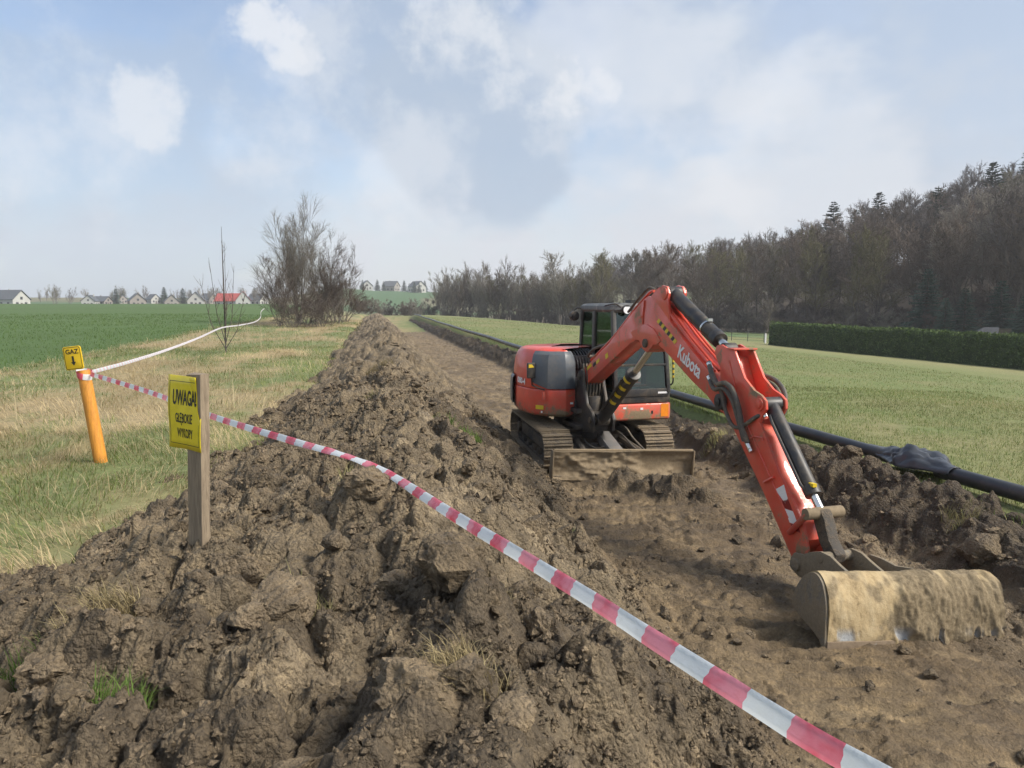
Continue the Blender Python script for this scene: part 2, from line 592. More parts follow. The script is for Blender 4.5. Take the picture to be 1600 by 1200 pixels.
def axis(lo, hi, near, step, grow):
    """graded coordinates: `step` inside [-near,near], growing outside"""
    p = [0.0]; s = step
    while p[-1] < hi:
        s = step if p[-1] < near else s * grow
        p.append(p[-1] + s)
    n = [0.0]; s = step
    while n[-1] > lo:
        s = step if -n[-1] < near else s * grow
        n.append(n[-1] - s)
    return np.array(sorted(set(n + p)))


def verge_mix(x, y):
    n = fbm(x * .55, y * .20, 201); n2 = fbm(x * 2.2, y * 1.1, 205); n3 = fbm(x * 7, y * 4, 207)
    return sst(.40, .60, n * .55 + n2 * .30 + n3 * .15)


def ground_tint(X, Y):
    n = fbm(X * .35, Y * .35, 201); n2 = fbm(X * 1.7, Y * 1.7, 205); n3 = fbm(X * .06, Y * .11, 209)
    rgb = np.zeros(X.shape + (3,))
    meadow = np.array([.142, .165, .060]); straw = np.array([.38, .30, .165]); green = np.array([.085, .145, .040])
    crop = np.array([.066, .112, .030]); litter = np.array([.11, .086, .062]); lush = np.array([.062, .140, .055]); tan = np.array([.190, .178, .082])
    def lerp(a, b, t): return a + (b - a) * t[..., None]
    m = lerp(meadow, tan, sst(.42, .66, n3 * .6 + n * .4))
    m = lerp(m, green, .5 * sst(.5, .75, n2) * sst(.3, .7, n))
    # lusher strip before the wood, yellower towards the hedge
    s = forest_s(X, Y)
    m = lerp(m, lush, sst(-17, -14, s + 2 * (n - .5)) * (1 - sst(40, 56, X)))
    m = lerp(m, tan * 1.15, .7 * sst(22, 33, X) * (1 - sst(36, 40, X)))
    m = lerp(m, litter, sst(-1.5, 1.5, s + 2 * (n - .5)) * (1 - sst(165, 200, Y) * (1 - sst(85, 160, X))))
    v = lerp(straw * .72, np.array([.135, .16, .062]), verge_mix(X, Y))
    c = crop * np.ones(X.shape + (3,)) * (.85 + .3 * n3)[..., None]
    c = lerp(c, np.array([.070, .095, .032]), .35 * sst(.55, .75, n3))
    edge = -10.6 + 2.4 * (n - .5)
    L = lerp(v, c, sst(edge + .6, edge - .6, X) if False else 1 - sst(edge - .6, edge + .6, X))
    out = lerp(L, m, sst(2.0, 5.5, X))
    farmask = sst(165, 215, Y) * (1 - sst(85, 160, X))
    fc = np.array([.060, .115, .045]) * np.ones(X.shape + (3,))
    fc = lerp(fc, np.array([.14, .13, .07]), sst(.5, .56, fbm(X * .02, Y * .012, 221)))
    return lerp(out, fc, farmask)


def build_ground():
    xs = axis(-420, 620, 14, .35, 1.055); ys = axis(-25, 760, 45, .40, 1.045)
    X, Y = np.meshgrid(xs, ys)
    Z = base_z(X, Y)
    dig = sst(-1.5, -.7, X) * (1 - sst(5.7, 6.1, X)) * (1 - sst(110, 116, Y))
    Z = Z - .9 * dig
    lum = (.10 * (fbm(X * 1.4, Y * 1.4, 301) - .5)) * (1 - sst(-2, 6, X)) * (1 - sst(20, 60, np.abs(Y)))
    Z = Z + lum
    ny, nx = X.shape
    idx = np.arange(nx * ny).reshape(ny, nx)
    F = np.stack([idx[:-1, :-1], idx[:-1, 1:], idx[1:, 1:], idx[1:, :-1]], -1).reshape(-1, 4)
    me = np_mesh('ground', np.stack([X, Y, Z], -1).reshape(-1, 3), F)
    color_attr(me, 'tint', ground_tint(X, Y).reshape(-1, 3))
    return tag(link('ground', me, None, GRASSY), kind='structure')


ground = build_ground()


# ------------------------------------------------------------------ soil of the works
def soil_material():
    m, N, b = mat_new('clay_soil')
    a = N.n('ShaderNodeAttribute', attribute_name='tint')
    g = N.n('ShaderNodeNewGeometry').outputs['Position']
    n1 = N.noise(g, 6.0, 6, .70)
    n2 = N.noise(g, 60.0, 4, .7)
    v = N.math('ADD', N.math('MULTIPLY', n1, .62), N.math('MULTIPLY', n2, .38))
    c = N.mix(1.0, a.outputs[0], N.ramp(v, [(.30, (.42, .41, .41)), (.50, (1, 1, 1)), (.70, (1.95, 1.92, 1.80))]), 'MULTIPLY')
    N.l(c, b.inputs['Base Color'])
    N.l(N.ramp(n1, [(.35, .60), (.6, .92)]), b.inputs['Roughness'])
    b.inputs['Specular IOR Level'].default_value = .25
    vo = N.n('ShaderNodeTexVoronoi'); vo.inputs['Scale'].default_value = 42; vo.inputs['Randomness'].default_value = 1
    warp = N.n('ShaderNodeVectorMath', operation='MULTIPLY_ADD'); N.l(N.noise(g, 18, 2, .5, out=1), warp.inputs[0]); warp.inputs[1].default_value = (.05, .05, .05); N.l(g, warp.inputs[2])
    N.l(warp.outputs[0], vo.inputs['Vector'])
    h = N.math('SUBTRACT', N.math('MULTIPLY', N.noise(g, 34, 5, .74), N.math('MULTIPLY_ADD', a.outputs['Alpha'], .5, .4)), N.math('MULTIPLY', vo.outputs['Distance'], N.math('MULTIPLY_ADD', a.outputs['Alpha'], .66, -.11)))
    bump(N, b, h, 1.0, .058)
    return m


SOIL = soil_material()


def soil_tint(x, y, onheap, onbank, tone):
    n = fbm(x * .9, y * .9, 401); n2 = fbm(x * 2.7, y * 2.7, 405)
    heap = np.array([.222, .175, .115]); trk = np.array([.178, .130, .076]); topsoil = np.array([.100, .078, .055]); pale = np.array([.33, .262, .175])
    dark = np.array([.105, .082, .058])
    def lerp(a, b, t): return a + (b - a) * t[..., None]
    c = lerp(heap * np.ones(x.shape + (3,)), dark, .75 * sst(.50, .68, n * .6 + tone * .4))
    c = lerp(c, pale, .85 * sst(.52, .74, 1 - tone) * sst(.42, .60, n2))
    t = lerp(trk * np.ones(x.shape + (3,)), np.array([.135, .098, .060]), sst(.45, .65, fbm(x * 1.1, y * .5, 411)))
    t = lerp(t, np.array([.135, .10, .066]), .8 * (1 - sst(.0, .9, np.abs(x - 5.0))) * sst(.35, .6, n2))
    sm = smear_f(x, y)
    t = lerp(t, np.array([.085, .063, .042]), .75 * sst(.03, .16, sm) * sst(.35, .55, fbm(x * .9, y * .9, 415)))
    t = lerp(t, np.array([.25, .19, .112]), .5 * sst(.05, .2, -sm))
    c = lerp(t, c, onheap)
    return lerp(c, lerp(topsoil * np.ones(x.shape + (3,)), heap * .8, .5 * sst(.5, .7, n2)), onbank)


def soil_patch(xs, ys):
    X, Y = np.meshgrid(xs, ys)
    Z, oh, ob, tone = works_z(X, Y)
    # sideways pull gives the lumps undercut faces
    k = .25 + np.clip(oh + ob, 0, 1)
    ox = k * (.10 * (fbm(X * 6, Y * 6, 501, 3) - .5) + .030 * (fbm(X * 25, Y * 25, 502, 3, .6) - .5))
    oy = k * (.10 * (fbm(X * 6, Y * 6, 505, 3) - .5) + .030 * (fbm(X * 25, Y * 25, 506, 3, .6) - .5))
    V = np.stack([X + ox, Y + oy, Z], -1)
    return V, np.concatenate([soil_tint(X, Y, oh, ob, tone), (.22 + .78 * np.clip(oh + ob, 0, 1))[..., None]], -1)


def strips(V, T, cuts, names):
    ny, nx = V.shape[:2]
    for (a, b_), nm in zip(cuts, names):
        sub = V[:, a:b_ + 1]; t = T[:, a:b_ + 1]
        n = sub.shape[1]
        idx = np.arange(n * ny).reshape(ny, n)
        F = np.stack([idx[:-1, :-1], idx[:-1, 1:], idx[1:, 1:], idx[1:, :-1]], -1).reshape(-1, 4)
        yield nm, sub.reshape(-1, 3), F, t.reshape(-1, 4)


def build_works():
    ys = [1.2]
    while ys[-1] < 10.5:
        ys.append(ys[-1] + max(.009, .0036 * ys[-1]))
    near_y = np.array(ys)
    near_x = np.concatenate([np.arange(-4.1, -2.2, .022), np.arange(-2.2, 2.6, .0125), np.arange(2.6, 7.1, .020)])
    ys = [near_y[-1]]
    while ys[-1] < 112:
        ys.append(ys[-1] + max(.04, .0056 * ys[-1]))
    far_y = np.array(ys)
    far_x = np.arange(-3.0, 7.1, .045)
    res = {}
    for xs, yy in ((near_x, near_y), (far_x, far_y)):
        V, T = soil_patch(xs, yy)
        i1 = int(np.searchsorted(xs, 2.45)); i2 = int(np.searchsorted(xs, 5.05))
        for nm, v, F, t in strips(V, T, ((0, i1), (i1, i2), (i2, len(xs) - 1)), ('spoil_heap', 'dirt_track', 'topsoil_bank')):
            res.setdefault(nm, []).append((v, F, t))
    out = {}
    for nm, lst in res.items():
        off = 0; Vs, Fs, Ts = [], [], []
        for v, F, t in lst:
            Vs.append(v); Fs.append(F + off); Ts.append(t); off += len(v)
        me = np_mesh(nm, np.concatenate(Vs), np.concatenate(Fs))
        TT = np.concatenate(Ts)
        color_attr(me, 'tint', TT[:, :3], TT[:, 3])
        out[nm] = tag(link(nm, me, None, SOIL), kind='structure')
    return out


WORKS = build_works()


# ------------------------------------------------------------------ loose clods and crumbs
def lump_mesh(name, sub, seed, rough=.35, flat=.7):
    bm = bmesh.new()
    bmesh.ops.create_icosphere(bm, subdivisions=sub, radius=1.0)
    V = np.array([v.co[:] for v in bm.verts])
    r = np.random.default_rng(seed)
    # knock planes off it, then roughen
    for k in range(9):
        d = r.normal(size=3); d /= np.linalg.norm(d)
        lim = r.uniform(.40, .80)
        h = V @ d
        V = V - np.outer(np.clip(h - lim, 0, None) * .95, d)
    def n3(P, s, sd):
        return fbm(P[:, 0] * s + P[:, 2] * .7 * s + 5, P[:, 1] * s - P[:, 2] * .6 * s + 9, sd, 4, .55) + \
            fbm(P[:, 2] * s + 3, P[:, 0] * s * .8 + P[:, 1] * s * .6, sd + 7, 4, .55) - 1
    nn = V / np.linalg.norm(V, axis=1, keepdims=True)
    rid = -np.abs(n3(V, 2.6, seed + 11)) * .8 - np.abs(n3(V, 6.0, seed + 13)) * .45 + .15
    V = V + nn * (n3(V, 1.6, seed) * rough + rid * rough * .9 + n3(V, 7.0, seed + 3) * rough * .45 + n3(V, 17, seed + 5) * rough * .35)[:, None]
    V = V * np.array([1, r.uniform(.7, 1), flat])
    F = np.array([[v.index for v in f.verts] for f in bm.faces])
    bm.free()
    me = np_mesh(name, V, F, True)
    me.set_sharp_from_angle(angle=R(38))
    me.materials.append(SOIL)
    c = np.array([.200, .155, .102]) * r.uniform(.7, 1.35)
    color_attr(me, 'tint', np.tile(c, (len(V), 1)))
    return me


def build_clods():
    big = [lump_mesh('clod', 4, 900 + k) for k in range(10)]
    r = np.random.default_rng(5)
    heap = WORKS['spoil_heap']; bank = WORKS['topsoil_bank']; track = WORKS['dirt_track']
    spots = []
    # near foreground, as the photograph shows: big pale lumps at the lower edge
    for x, y, s in ((.12, 2.35, .20), (-.30, 2.25, .17), (-.62, 2.5, .13), (.42, 2.3, .10), (-.10, 2.75, .12), (.62, 2.75, .09), (-1.1, 2.45, .12),
                    (-.45, 3.3, .20), (.35, 3.45, .26), (-.85, 3.0, .14), (-1.35, 3.2, .16), (-.75, 4.1, .22), (.75, 3.2, .10), (1.05, 2.95, .12),
                    (.35, 5.6, .2), (1.1, 5.1, .24), (.85, 5.9, .16), (1.25, 4.3, .13), (-1.6, 4.0, .13), (-1.9, 4.7, .15), (-.9, 6.0, .2), (-.6, 7.3, .22), (.2, 8.2, .25),
                    (-1.9, 3.5, .12), (-2.3, 4.3, .12), (-.25, 10.5, .28), (.3, 12.5, .3), (-.4, 14, .3), (.8, 17, .35)):
        spots.append((x, y, s, heap))
    while len(spots) < 215:
        y = 2.0 + 22 * r.random() ** 1.8; x = r.uniform(-2.3, 2.2)
        spots.append((x, y, (.030 + .075 * r.random() ** 2) * (1 + y / 16), heap))
    while len(spots) < 245:
        y = 3.5 + 12 * r.random(); x = r.uniform(2.4, 5.0)
        spots.append((x, y, .018 + .045 * r.random() ** 3, track))
    while len(spots) < 285:
        y = 4.5 + 16 * r.random() ** 1.4; x = r.uniform(5.3, 6.4)
        spots.append((x, y, .05 + .12 * r.random() ** 2, bank))
    spots.append((5.55, 5.6, .24, bank))
    pk = at(572, 744, 4.55)                                  # the lump the tape bends behind
    spots.append((float(pk[0]), float(pk[1]), .17, heap))
    xs = np.array([q[0] for q in spots]); ys = np.array([q[1] for q in spots])
    zs = works_z(xs, ys, True)[0]
    zs[-1] = pk[2] - .03
    for (x, y, s, par), z in zip(spots, zs):
        o = bpy.data.objects.new('clod', big[r.integers(len(big))])
        COL.objects.link(o); o.parent = par
        o.location = (x, y, z - s * .02)
        o.rotation_euler = (r.uniform(-.5, .5), r.uniform(-.5, .5), r.uniform(0, 6.28))
        o.scale = (s, s, s)


build_clods()


def build_small_clods():
    """fist-sized broken clods past the three hundred largest, joined"""
    r = np.random.default_rng(29)
    var = []
    for k in range(14):
        me = lump_mesh('tmp', 2, 1300 + k, .42, .8)
        v = np.empty(len(me.vertices) * 3, dtype=np.float32); me.vertices.foreach_get('co', v)
        f = np.array([p.vertices[:] for p in me.polygons]); var.append((v.reshape(-1, 3), f)); bpy.data.meshes.remove(me)
    n = 1900
    y = 1.9 + 11 * r.random(n) ** 1.6; x = np.where(r.random(n) < .72, r.uniform(-2.6, 2.3, n), r.uniform(2.3, 6.3, n))
    z, oh, ob, tone = works_z(x, y, True)
    ok = (((oh > .4) | (ob > .4)) & (fbm(x * 1.1, y * 1.1, 81) > .40)) | ((oh < .2) & (ob < .2) & (fbm(x * 1.7, y * 1.7, 85) > .50))
    Vs, Fs, Cs = [], [], []; off = 0
    for xi, yi, zi in zip(x[ok], y[ok], z[ok]):
        v, f = var[r.integers(len(var))]
        s_ = (.018 + .045 * r.random() ** 2.2) * (1 + yi / 12)
        M = np.array(Matrix.Rotation(r.uniform(0, 6.28), 3, 'Z') @ Matrix.Rotation(r.uniform(-.8, .8), 3, 'X') @ Matrix.Rotation(r.uniform(-.8, .8), 3, 'Y'))
        Vs.append(v @ M.T * s_ * r.uniform(.75, 1.2, 3) + np.array([xi, yi, zi + s_ * .15])); Fs.append(f + off); off += len(v)
        Cs.append(np.tile(np.array([.190, .147, .097]) * r.uniform(.65, 1.2), (len(v), 1)))
    me = np_mesh('small_clods', np.concatenate(Vs), np.concatenate(Fs), True); me.set_sharp_from_angle(angle=R(35))
    color_attr(me, 'tint', np.concatenate(Cs))
    tag(link('small_clods', me, WORKS['spoil_heap'], SOIL), kind='stuff')


build_small_clods()


def build_crumbs():
    r = np.random.default_rng(17)
    T = np.array([[1, 0, 0], [-1, 0, 0], [0, 1, 0], [0, -1, 0], [0, 0, 1], [0, 0, -1]], float)
    TF = np.array([[0, 2, 4], [2, 1, 4], [1, 3, 4], [3, 0, 4], [2, 0, 5], [1, 2, 5], [3, 1, 5], [0, 3, 5]])
    n = 95000
    y = 1.3 + 13 * r.random(n) ** 2.0
    x = np.where(r.random(n) < .90, r.uniform(-2.7, 2.4, n), r.uniform(2.3, 6.3, n))
    z, oh, ob, tone = works_z(x, y, True)
    keep = (oh > .2) | (ob > .2) | (r.random(n) < .12)
    keep &= fbm(x * 1.9, y * 1.9, 611, 4) > .46
    x, y, z = x[keep], y[keep], z[keep]
    n = len(x)
    s = (.0042 + .014 * r.random(n) ** 4) * (1 + y / 8)
    J = 1 + .8 * (r.random((n, len(T), 1)) - .5)
    P = T[None] * J * (s[:, None, None] * r.uniform(.6, 1.2, (n, 1, 3)))
    a = r.uniform(0, 6.28, n); ca, sa = np.cos(a)[:, None], np.sin(a)[:, None]
    P = np.stack([P[..., 0] * ca - P[..., 1] * sa, P[..., 0] * sa + P[..., 1] * ca, P[..., 2]], -1)
    P += np.stack([x, y, z + s * .2], -1)[:, None]
    F = TF[None] + (np.arange(n) * len(T))[:, None, None]
    me = np_mesh('soil_crumbs', P.reshape(-1, 3), F.reshape(-1, 3), False)
    base = np.array([.185, .143, .095]) * r.uniform(.75, 1.5, (n, 1))
    color_attr(me, 'tint', np.repeat(base, len(T), 0))
    tag(link('soil_crumbs', me, None, SOIL), 'loose brown soil crumbs scattered over the spoil heap', 'soil', kind='stuff')


build_crumbs()


# ------------------------------------------------------------------ excavator
RED = dirty('red_paint', (.64, .056, .029), .36, amount=.28, coat=.7, scale=4.0, mudbump=.1)
RED_B = dirty('red_body_paint', (.66, .058, .028), .36, amount=.12, coat=.4, scale=5.0, mudbump=.15, low=(.70, 1.15))
RED_LOW = dirty('red_paint_muddy', (.47, .04, .026), .45, amount=.34, scale=6, mudbump=.3)
GREYP = dirty('grey_plastic', (.088, .105, .125), .42, amount=.02, scale=3.0, mudbump=.05)
BLACKP = dirty('black_paint', (.018, .019, .022), .45, amount=.10, scale=6.0)
CASTING = dirty('black_casting', (.014, .014, .016), .5, amount=.08, scale=5.0)
TRACKM = dirty('track_steel', (.070, .060, .050), .7, mud=(.20, .155, .10), amount=.62, scale=5.0, mudbump=.5)
UNDER = dirty('muddy_undercarriage', (.03, .029, .028), .75, mud=(.11, .085, .058), amount=.55, scale=4.0, mudbump=.5)
BLADEM = dirty('muddy_blade_steel', (.085, .072, .055), .6, mud=(.19, .145, .09), amount=.95, scale=2.6, mudbump=.4)
CHROME = simple('chrome_rod', (.62, .62, .60), .22, 1.0, .1)
HOSE = dirty('rubber_hose', (.05, .05, .048), .6, amount=.30, scale=9)
YEL = simple('yellow_label', (.62, .44, .02), .5, 0, .1)
INK = simple('black_ink', (.012, .012, .012), .5, 0, .1)
WHT = simple('white_label', (.72, .72, .72), .45, 0, .06)
AMB = simple('amber_reflector', (.75, .24, .02), .3, 0, .1)
SEATM = simple('seat_cloth', (.03, .03, .032), .8)
LAMP = simple('lamp_glass', (.75, .77, .78), .15, 0, .05)


def glass_mat(name, tint, refl=.55):
    m = bpy.data.materials.new(name); m.use_nodes = True
    N = NT(m.node_tree)
    out = N.n('ShaderNodeOutputMaterial')
    tr = N.n('ShaderNodeBsdfTransparent'); tr.inputs[0].default_value = (*tint, 1)
    gl = N.n('ShaderNodeBsdfGlossy'); gl.inputs['Roughness'].default_value = .04
    gl.inputs[0].default_value = (.9, .95, .92, 1)
    fr = N.n('ShaderNodeFresnel'); fr.inputs[0].default_value = 1.5
    mx = N.n('ShaderNodeMixShader')
    N.l(N.math('ADD', N.math('MULTIPLY', fr.outputs[0], refl), .05), mx.inputs[0])
    N.l(tr.outputs[0], mx.inputs[1]); N.l(gl.outputs[0], mx.inputs[2]); N.l(mx.outputs[0], out.inputs[0])
    return m


GLASS = glass_mat('cab_glass', (.40, .50, .44), .45)


def text_mesh(body, size, bold=0.0, extrude=.001, sx=1.0, shear=0.0, align='LEFT'):
    cu = bpy.data.curves.new('lettering', 'FONT')
    cu.body = body; cu.size = size; cu.offset = bold; cu.extrude = extrude; cu.shear = shear
    cu.align_x = align; cu.resolution_u = 3
    ob = bpy.data.objects.new('lettering', cu)
    COL.objects.link(ob)
    dg = bpy.context.evaluated_depsgraph_get()
    me = bpy.data.meshes.new_from_object(ob.evaluated_get(dg))
    bpy.data.objects.remove(ob)
    for v in me.vertices:
        v.co.x *= sx
    me.name = 'lettering'
    me.materials.clear()
    return me


def place_text(name, me, mat, parent, org, xdir, ydir):
    X = Vector(xdir).normalized(); Y = Vector(ydir); Y = (Y - X * Y.dot(X)).normalized(); Z = X.cross(Y)
    o = link(name, me, parent, mat)
    M = Matrix((X, Y, Z)).transposed().to_4x4(); M.translation = Vector(org)
    o.matrix_local = M
    return o


def plan_loft(mb, outline, levels, lo=True, hi=True):
    """outline (u,v) ccw; levels [(z, inset)]; inset moves along local normals"""
    n = len(outline)
    P = [Vector((p[0], p[1])) for p in outline]
    nr = []
    for i in range(n):
        a, b = P[i - 1], P[(i + 1) % n]
        t = (b - a).normalized()
        nr.append(Vector((t.y, -t.x)))
    vs = []
    for z, ins in levels:
        for p, q in zip(P, nr):
            w = p - q * ins
            vs.append((w.x, w.y, z))
    fs = []
    for k in range(len(levels) - 1):
        for i in range(n):
            fs.append((k * n + i, k * n + (i + 1) % n, (k + 1) * n + (i + 1) % n, (k + 1) * n + i))
    if lo: fs.append(tuple(range(n - 1, -1, -1)))
    if hi: fs.append(tuple((len(levels) - 1) * n + i for i in range(n)))
    return mb.add(vs, fs)


def smooth_closed(pts, n=3):
    P = [np.array(p, float) for p in pts]; m = len(P); out = []
    for i in range(m):
        a, b, c, d = P[i - 1], P[i], P[(i + 1) % m], P[(i + 2) % m]
        for k in range(n):
            t = k / n
            out.append(tuple(.5 * (2 * b + (c - a) * t + (2 * a - 5 * b + 4 * c - d) * t * t + (3 * b - a - 3 * c + d) * t ** 3)))
    return out


def build_excavator():
    HC = (3.5, 11.7, 0.0)
    root = empty('excavator', HC, R(-85.4), 'red tracked excavator parked on the dug strip with its wide bucket down', 'excavator')
    UX = Matrix.Rotation(R(-5.0), 4, 'Z')
    BX = UX @ Matrix.Translation(Vector((0, -1.04, .03))) @ Matrix.Rotation(R(-2.2), 4, 'X') @ Matrix.Translation(Vector((0, 1.04, 0)))   # blade hangs a little skew
    VB = -.25                                                # boom centre line
    # ---------------- tracks
    pitch_n = 42
    hl, rr = 1.12, .275
    per = 4 * hl + 2 * math.pi * rr

    def oval(s, r):
        s = s % per
        if s < 2 * hl: return (hl - s, .315 + r), math.pi          # top run, moving back
        s -= 2 * hl
        if s < math.pi * rr:
            a = math.pi / 2 + s / rr
            return (-hl + r * math.cos(a), .315 + r * math.sin(a)), a + math.pi / 2
        s -= math.pi * rr
        if s < 2 * hl: return (-hl + s, .315 - r), 0
        s -= 2 * hl
        a = -math.pi / 2 + s / rr
        return (hl + r * math.cos(a), .315 + r * math.sin(a)), a + math.pi / 2
    shoe = MB()
    shoe.box((0, 0, .004), (per / pitch_n * .94, .45, .022))
    shoe.box((per / pitch_n * .30, 0, .030), (.016, .45, .036))
    shoe.box((-per / pitch_n * .05, 0, .024), (.014, .45, .022))
    shoe_me = None
    for side in (-1, 1):
        cy = side * .80
        belt = MB(UX)
        ring = [oval(i / 60 * per, rr - .03)[0] for i in range(60)]
        rin = [oval(i / 60 * per, rr - .065)[0] for i in range(60)]
        w = .10
        vs = [(p[0], cy - w, p[1]) for p in ring] + [(p[0], cy + w, p[1]) for p in ring] + \
             [(p[0], cy - w, p[1]) for p in rin] + [(p[0], cy + w, p[1]) for p in rin]
        fs = []
        for i in range(60):
            j = (i + 1) % 60
            fs += [(i, j, 60 + j, 60 + i), (120 + j, 120 + i, 180 + i, 180 + j), (j, i, 120 + i, 120 + j), (60 + i, 60 + j, 180 + j, 180 + i)]
        belt.add(vs, fs)
        tr = belt.build('track', UNDER, root)
        tr['label'] = 'muddy steel crawler track'
        for i in range(pitch_n):
            (x, z), a = oval((i + .5) * per / pitch_n, rr - .012)
            o = None
            M = UX @ Matrix.Translation((x, cy, z)) @ Matrix.Rotation(-a + math.pi, 4, 'Y') if False else None
            t = Vector((math.cos(a), 0, math.sin(a))); nrm = Vector((math.sin(a), 0, -math.cos(a)))   # outward
            yv = nrm.cross(t)
            M3 = Matrix((t, yv, nrm)).transposed().to_4x4()
            M3.translation = Vector((x, cy, z))
            if shoe_me is None:
                o = shoe.build('track_shoe', TRACKM, tr, bevel=.003, segs=1)
                shoe_me = o.data
            else:
                o = link('track_shoe', shoe_me, tr)
            o.matrix_local = UX @ M3
        fr = MB(UX)
        fr.box((0, cy, .33), (2.05, .17, .20)); fr.box((0, cy, .46), (1.2, .13, .06))
        fr.build('side_frame', UNDER, tr, bevel=.02)
        for nm, cx, r_ in (('idler', hl, .215), ('sprocket', -hl, .215)):
            m = MB(UX)
            m.cyl((cx, cy - .05, .315), (cx, cy + .05, .315), r_, 28)
            m.cyl((cx, cy - .13, .315), (cx, cy + .13, .315), .09, 20)
            if nm == 'sprocket':
                for k in range(14):
                    a = k * 2 * math.pi / 14
                    m.box((cx + .225 * math.cos(a), cy, .315 + .225 * math.sin(a)), (.05, .06, .05), Matrix.Rotation(-a, 3, 'Y'))
            m.build(nm, UNDER, tr, bevel=.006)
        for k in range(5):
            m = MB(UX); cx = -.78 + k * .39
            m.cyl((cx, cy - .10, .135), (cx, cy + .10, .135), .075, 16)
            m.build('roller', UNDER, tr, bevel=.008)
    m = MB(UX)
    m.box((0, 0, .45), (1.0, 1.45, .16)); m.box((.55, 0, .40), (.5, .9, .14)); m.box((-.5, 0, .40), (.4, .9, .14))
    for s in (-1, 1):
        m.box((.35, s * .5, .40), (.2, .5, .12), Matrix.Rotation(s * .3, 3, 'Z'))
    m.build('undercarriage_frame', UNDER, root, bevel=.025)
    m = MB(); m.cyl((0, 0, .52), (0, 0, .70), .46, 40); m.cyl((0, 0, .58), (0, 0, .66), .52, 40)
    m.build('slewing_ring', CASTING, root, bevel=.008)
    # ---------------- dozer blade
    prof = [(2.00, .035), (1.955, .14), (1.945, .25), (1.965, .36), (2.02, .445)]
    bl = MB(BX)
    W = 1.04
    nn = len(prof); K = 90
    r_ = np.random.default_rng(3)
    outer, inner = [], []
    sp = spline([(p[0], 0, p[1]) for p in prof], 8)
    for p in sp:
        for k in range(K + 1):
            y = -W + 2 * W * k / K
            mud = max(0., float(fbm(np.array(y * 2.3 + 7), np.array(p[2] * 3.1), 733)) - .44) * .30 * (1.2 - p[2] * 1.5) * (.5 + float(fbm(np.array(y * 9), np.array(p[2] * 14), 735)))
            outer.append((p[0] + mud, y, p[2])); inner.append((p[0] - .03, y, p[2]))
    n1 = len(sp); off = len(outer)
    fs = []
    for i in range(n1 - 1):
        for k in range(K):
            a = i * (K + 1) + k
            fs.append((a, a + 1, a + K + 2, a + K + 1)); fs.append((off + a + K + 1, off + a + K + 2, off + a + 1, off + a))
    for k in range(K):
        fs.append((k + 1, k, off + k, off + k + 1)); a = (n1 - 1) * (K + 1) + k
        fs.append((a, a + 1, off + a + 1, off + a))
    for i in range(n1 - 1):
        a = i * (K + 1); fs.append((a, a + K + 1, off + a + K + 1, off + a)); a += K
        fs.append((a + K + 1, a, off + a, off + a + K + 1))
    bl.add(outer + inner, fs)
    blade = bl.build('dozer_blade', BLADEM, root, sharp=50)
    blade['label'] = 'dozer blade caked with dry mud'
    for s in (-1, 1):
        e = MB(BX); e.prism([(1.86, .05), (2.04, .03), (2.05, .455), (1.93, .455), (1.88, .3)], s * (W + .001), s * (W + .020))
        e.build('end_plate', BLADEM, blade, bevel=.004)
    e = MB(BX); e.cyl((2.005, -W, .455), (2.005, W, .455), .022, 12); e.build('top_tube', BLADEM, blade)
    e = MB(BX); e.box((2.005, 0, .045), (.022, 2 * W + .02, .10)); e.build('cutting_edge', TRACKM, blade, bevel=.004)
    for s in (-1, 1):
        e = MB(UX); e.tube([(.70, s * .36, .40), (1.4, s * .42, .33), (1.93, s * .46, .24)], .055, 8)
        e.build('push_arm', UNDER, blade)
    e = MB(UX); e.prism([(.78, .44), (.84, .55), (1.0, .56), (1.92, .36), (1.92, .2), (1.6, .26), (1.0, .42)], -.10, .10)
    e.build('lift_arm', dirty('greasy_grey_steel', (.13, .13, .13), .5, amount=.2), blade, bevel=.012)
    e = MB(UX)
    e.tube(spline([(.80, .34, .62), (1.1, .36, .60), (1.3, .40, .48), (1.75, .44, .36)], 5), .016, 8)
    e.tube(spline([(.80, .25, .55), (1.2, .28, .50), (1.5, .34, .38), (1.85, .40, .33)], 5), .014, 8)
    e.tube(spline([(.80, -.25, .50), (1.1, -.30, .42), (1.35, -.22, .36), (1.5, -.12, .40)], 5), .014, 8)
    e.build('blade_hose', HOSE, root)
    # ---------------- house
    OUT = [(.72, -.44), (.80, -.62), (.70, -.88), (.42, -1.09), (-.08, -1.17), (-.55, -1.10), (-.92, -.80), (-1.12, -.32), (-1.15, .2), (-1.0, .66), (-.62, .98), (.0, 1.05), (.32, 1.05), (.32, -.42)]
    OUT = OUT[::-1]                                          # ccw seen from above
    m = MB()
    plan_loft(m, OUT, [(.76, .07), (.80, .02), (.90, 0), (1.17, 0), (1.19, .004)])
    body = m.build('body_skirt', RED_B, root, bevel=.012, sharp=30)
    OUT2 = [(.70, -.44), (.785, -.62), (.685, -.88), (.41, -1.08), (-.08, -1.16), (-.55, -1.09), (-.92, -.79), (-1.11, -.32), (-1.14, .2), (-1.0, .66), (-.72, .92), (-.58, .96), (-.58, -.05), (.16, -.05), (.16, -.44)][::-1]
    m = MB()
    plan_loft(m, OUT2, [(1.195, 0), (1.45, .0), (1.62, .022), (1.73, .06), (1.80, .12), (1.83, .20)])
    hood = m.build('engine_hood', RED_B, root, bevel=.014, sharp=30)
    # grey right-hand cover, proud of the hood
    seg = [(.44, -1.075), (.56, -.99), (.69, -.885), (.745, -.76), (.79, -.63), (.765, -.54), (.725, -.45)]
    vs, fs = [], []
    lev = [(1.205, .0), (1.40, .0), (1.55, .006), (1.66, .025), (1.74, .055), (1.79, .105)]
    nrm = []
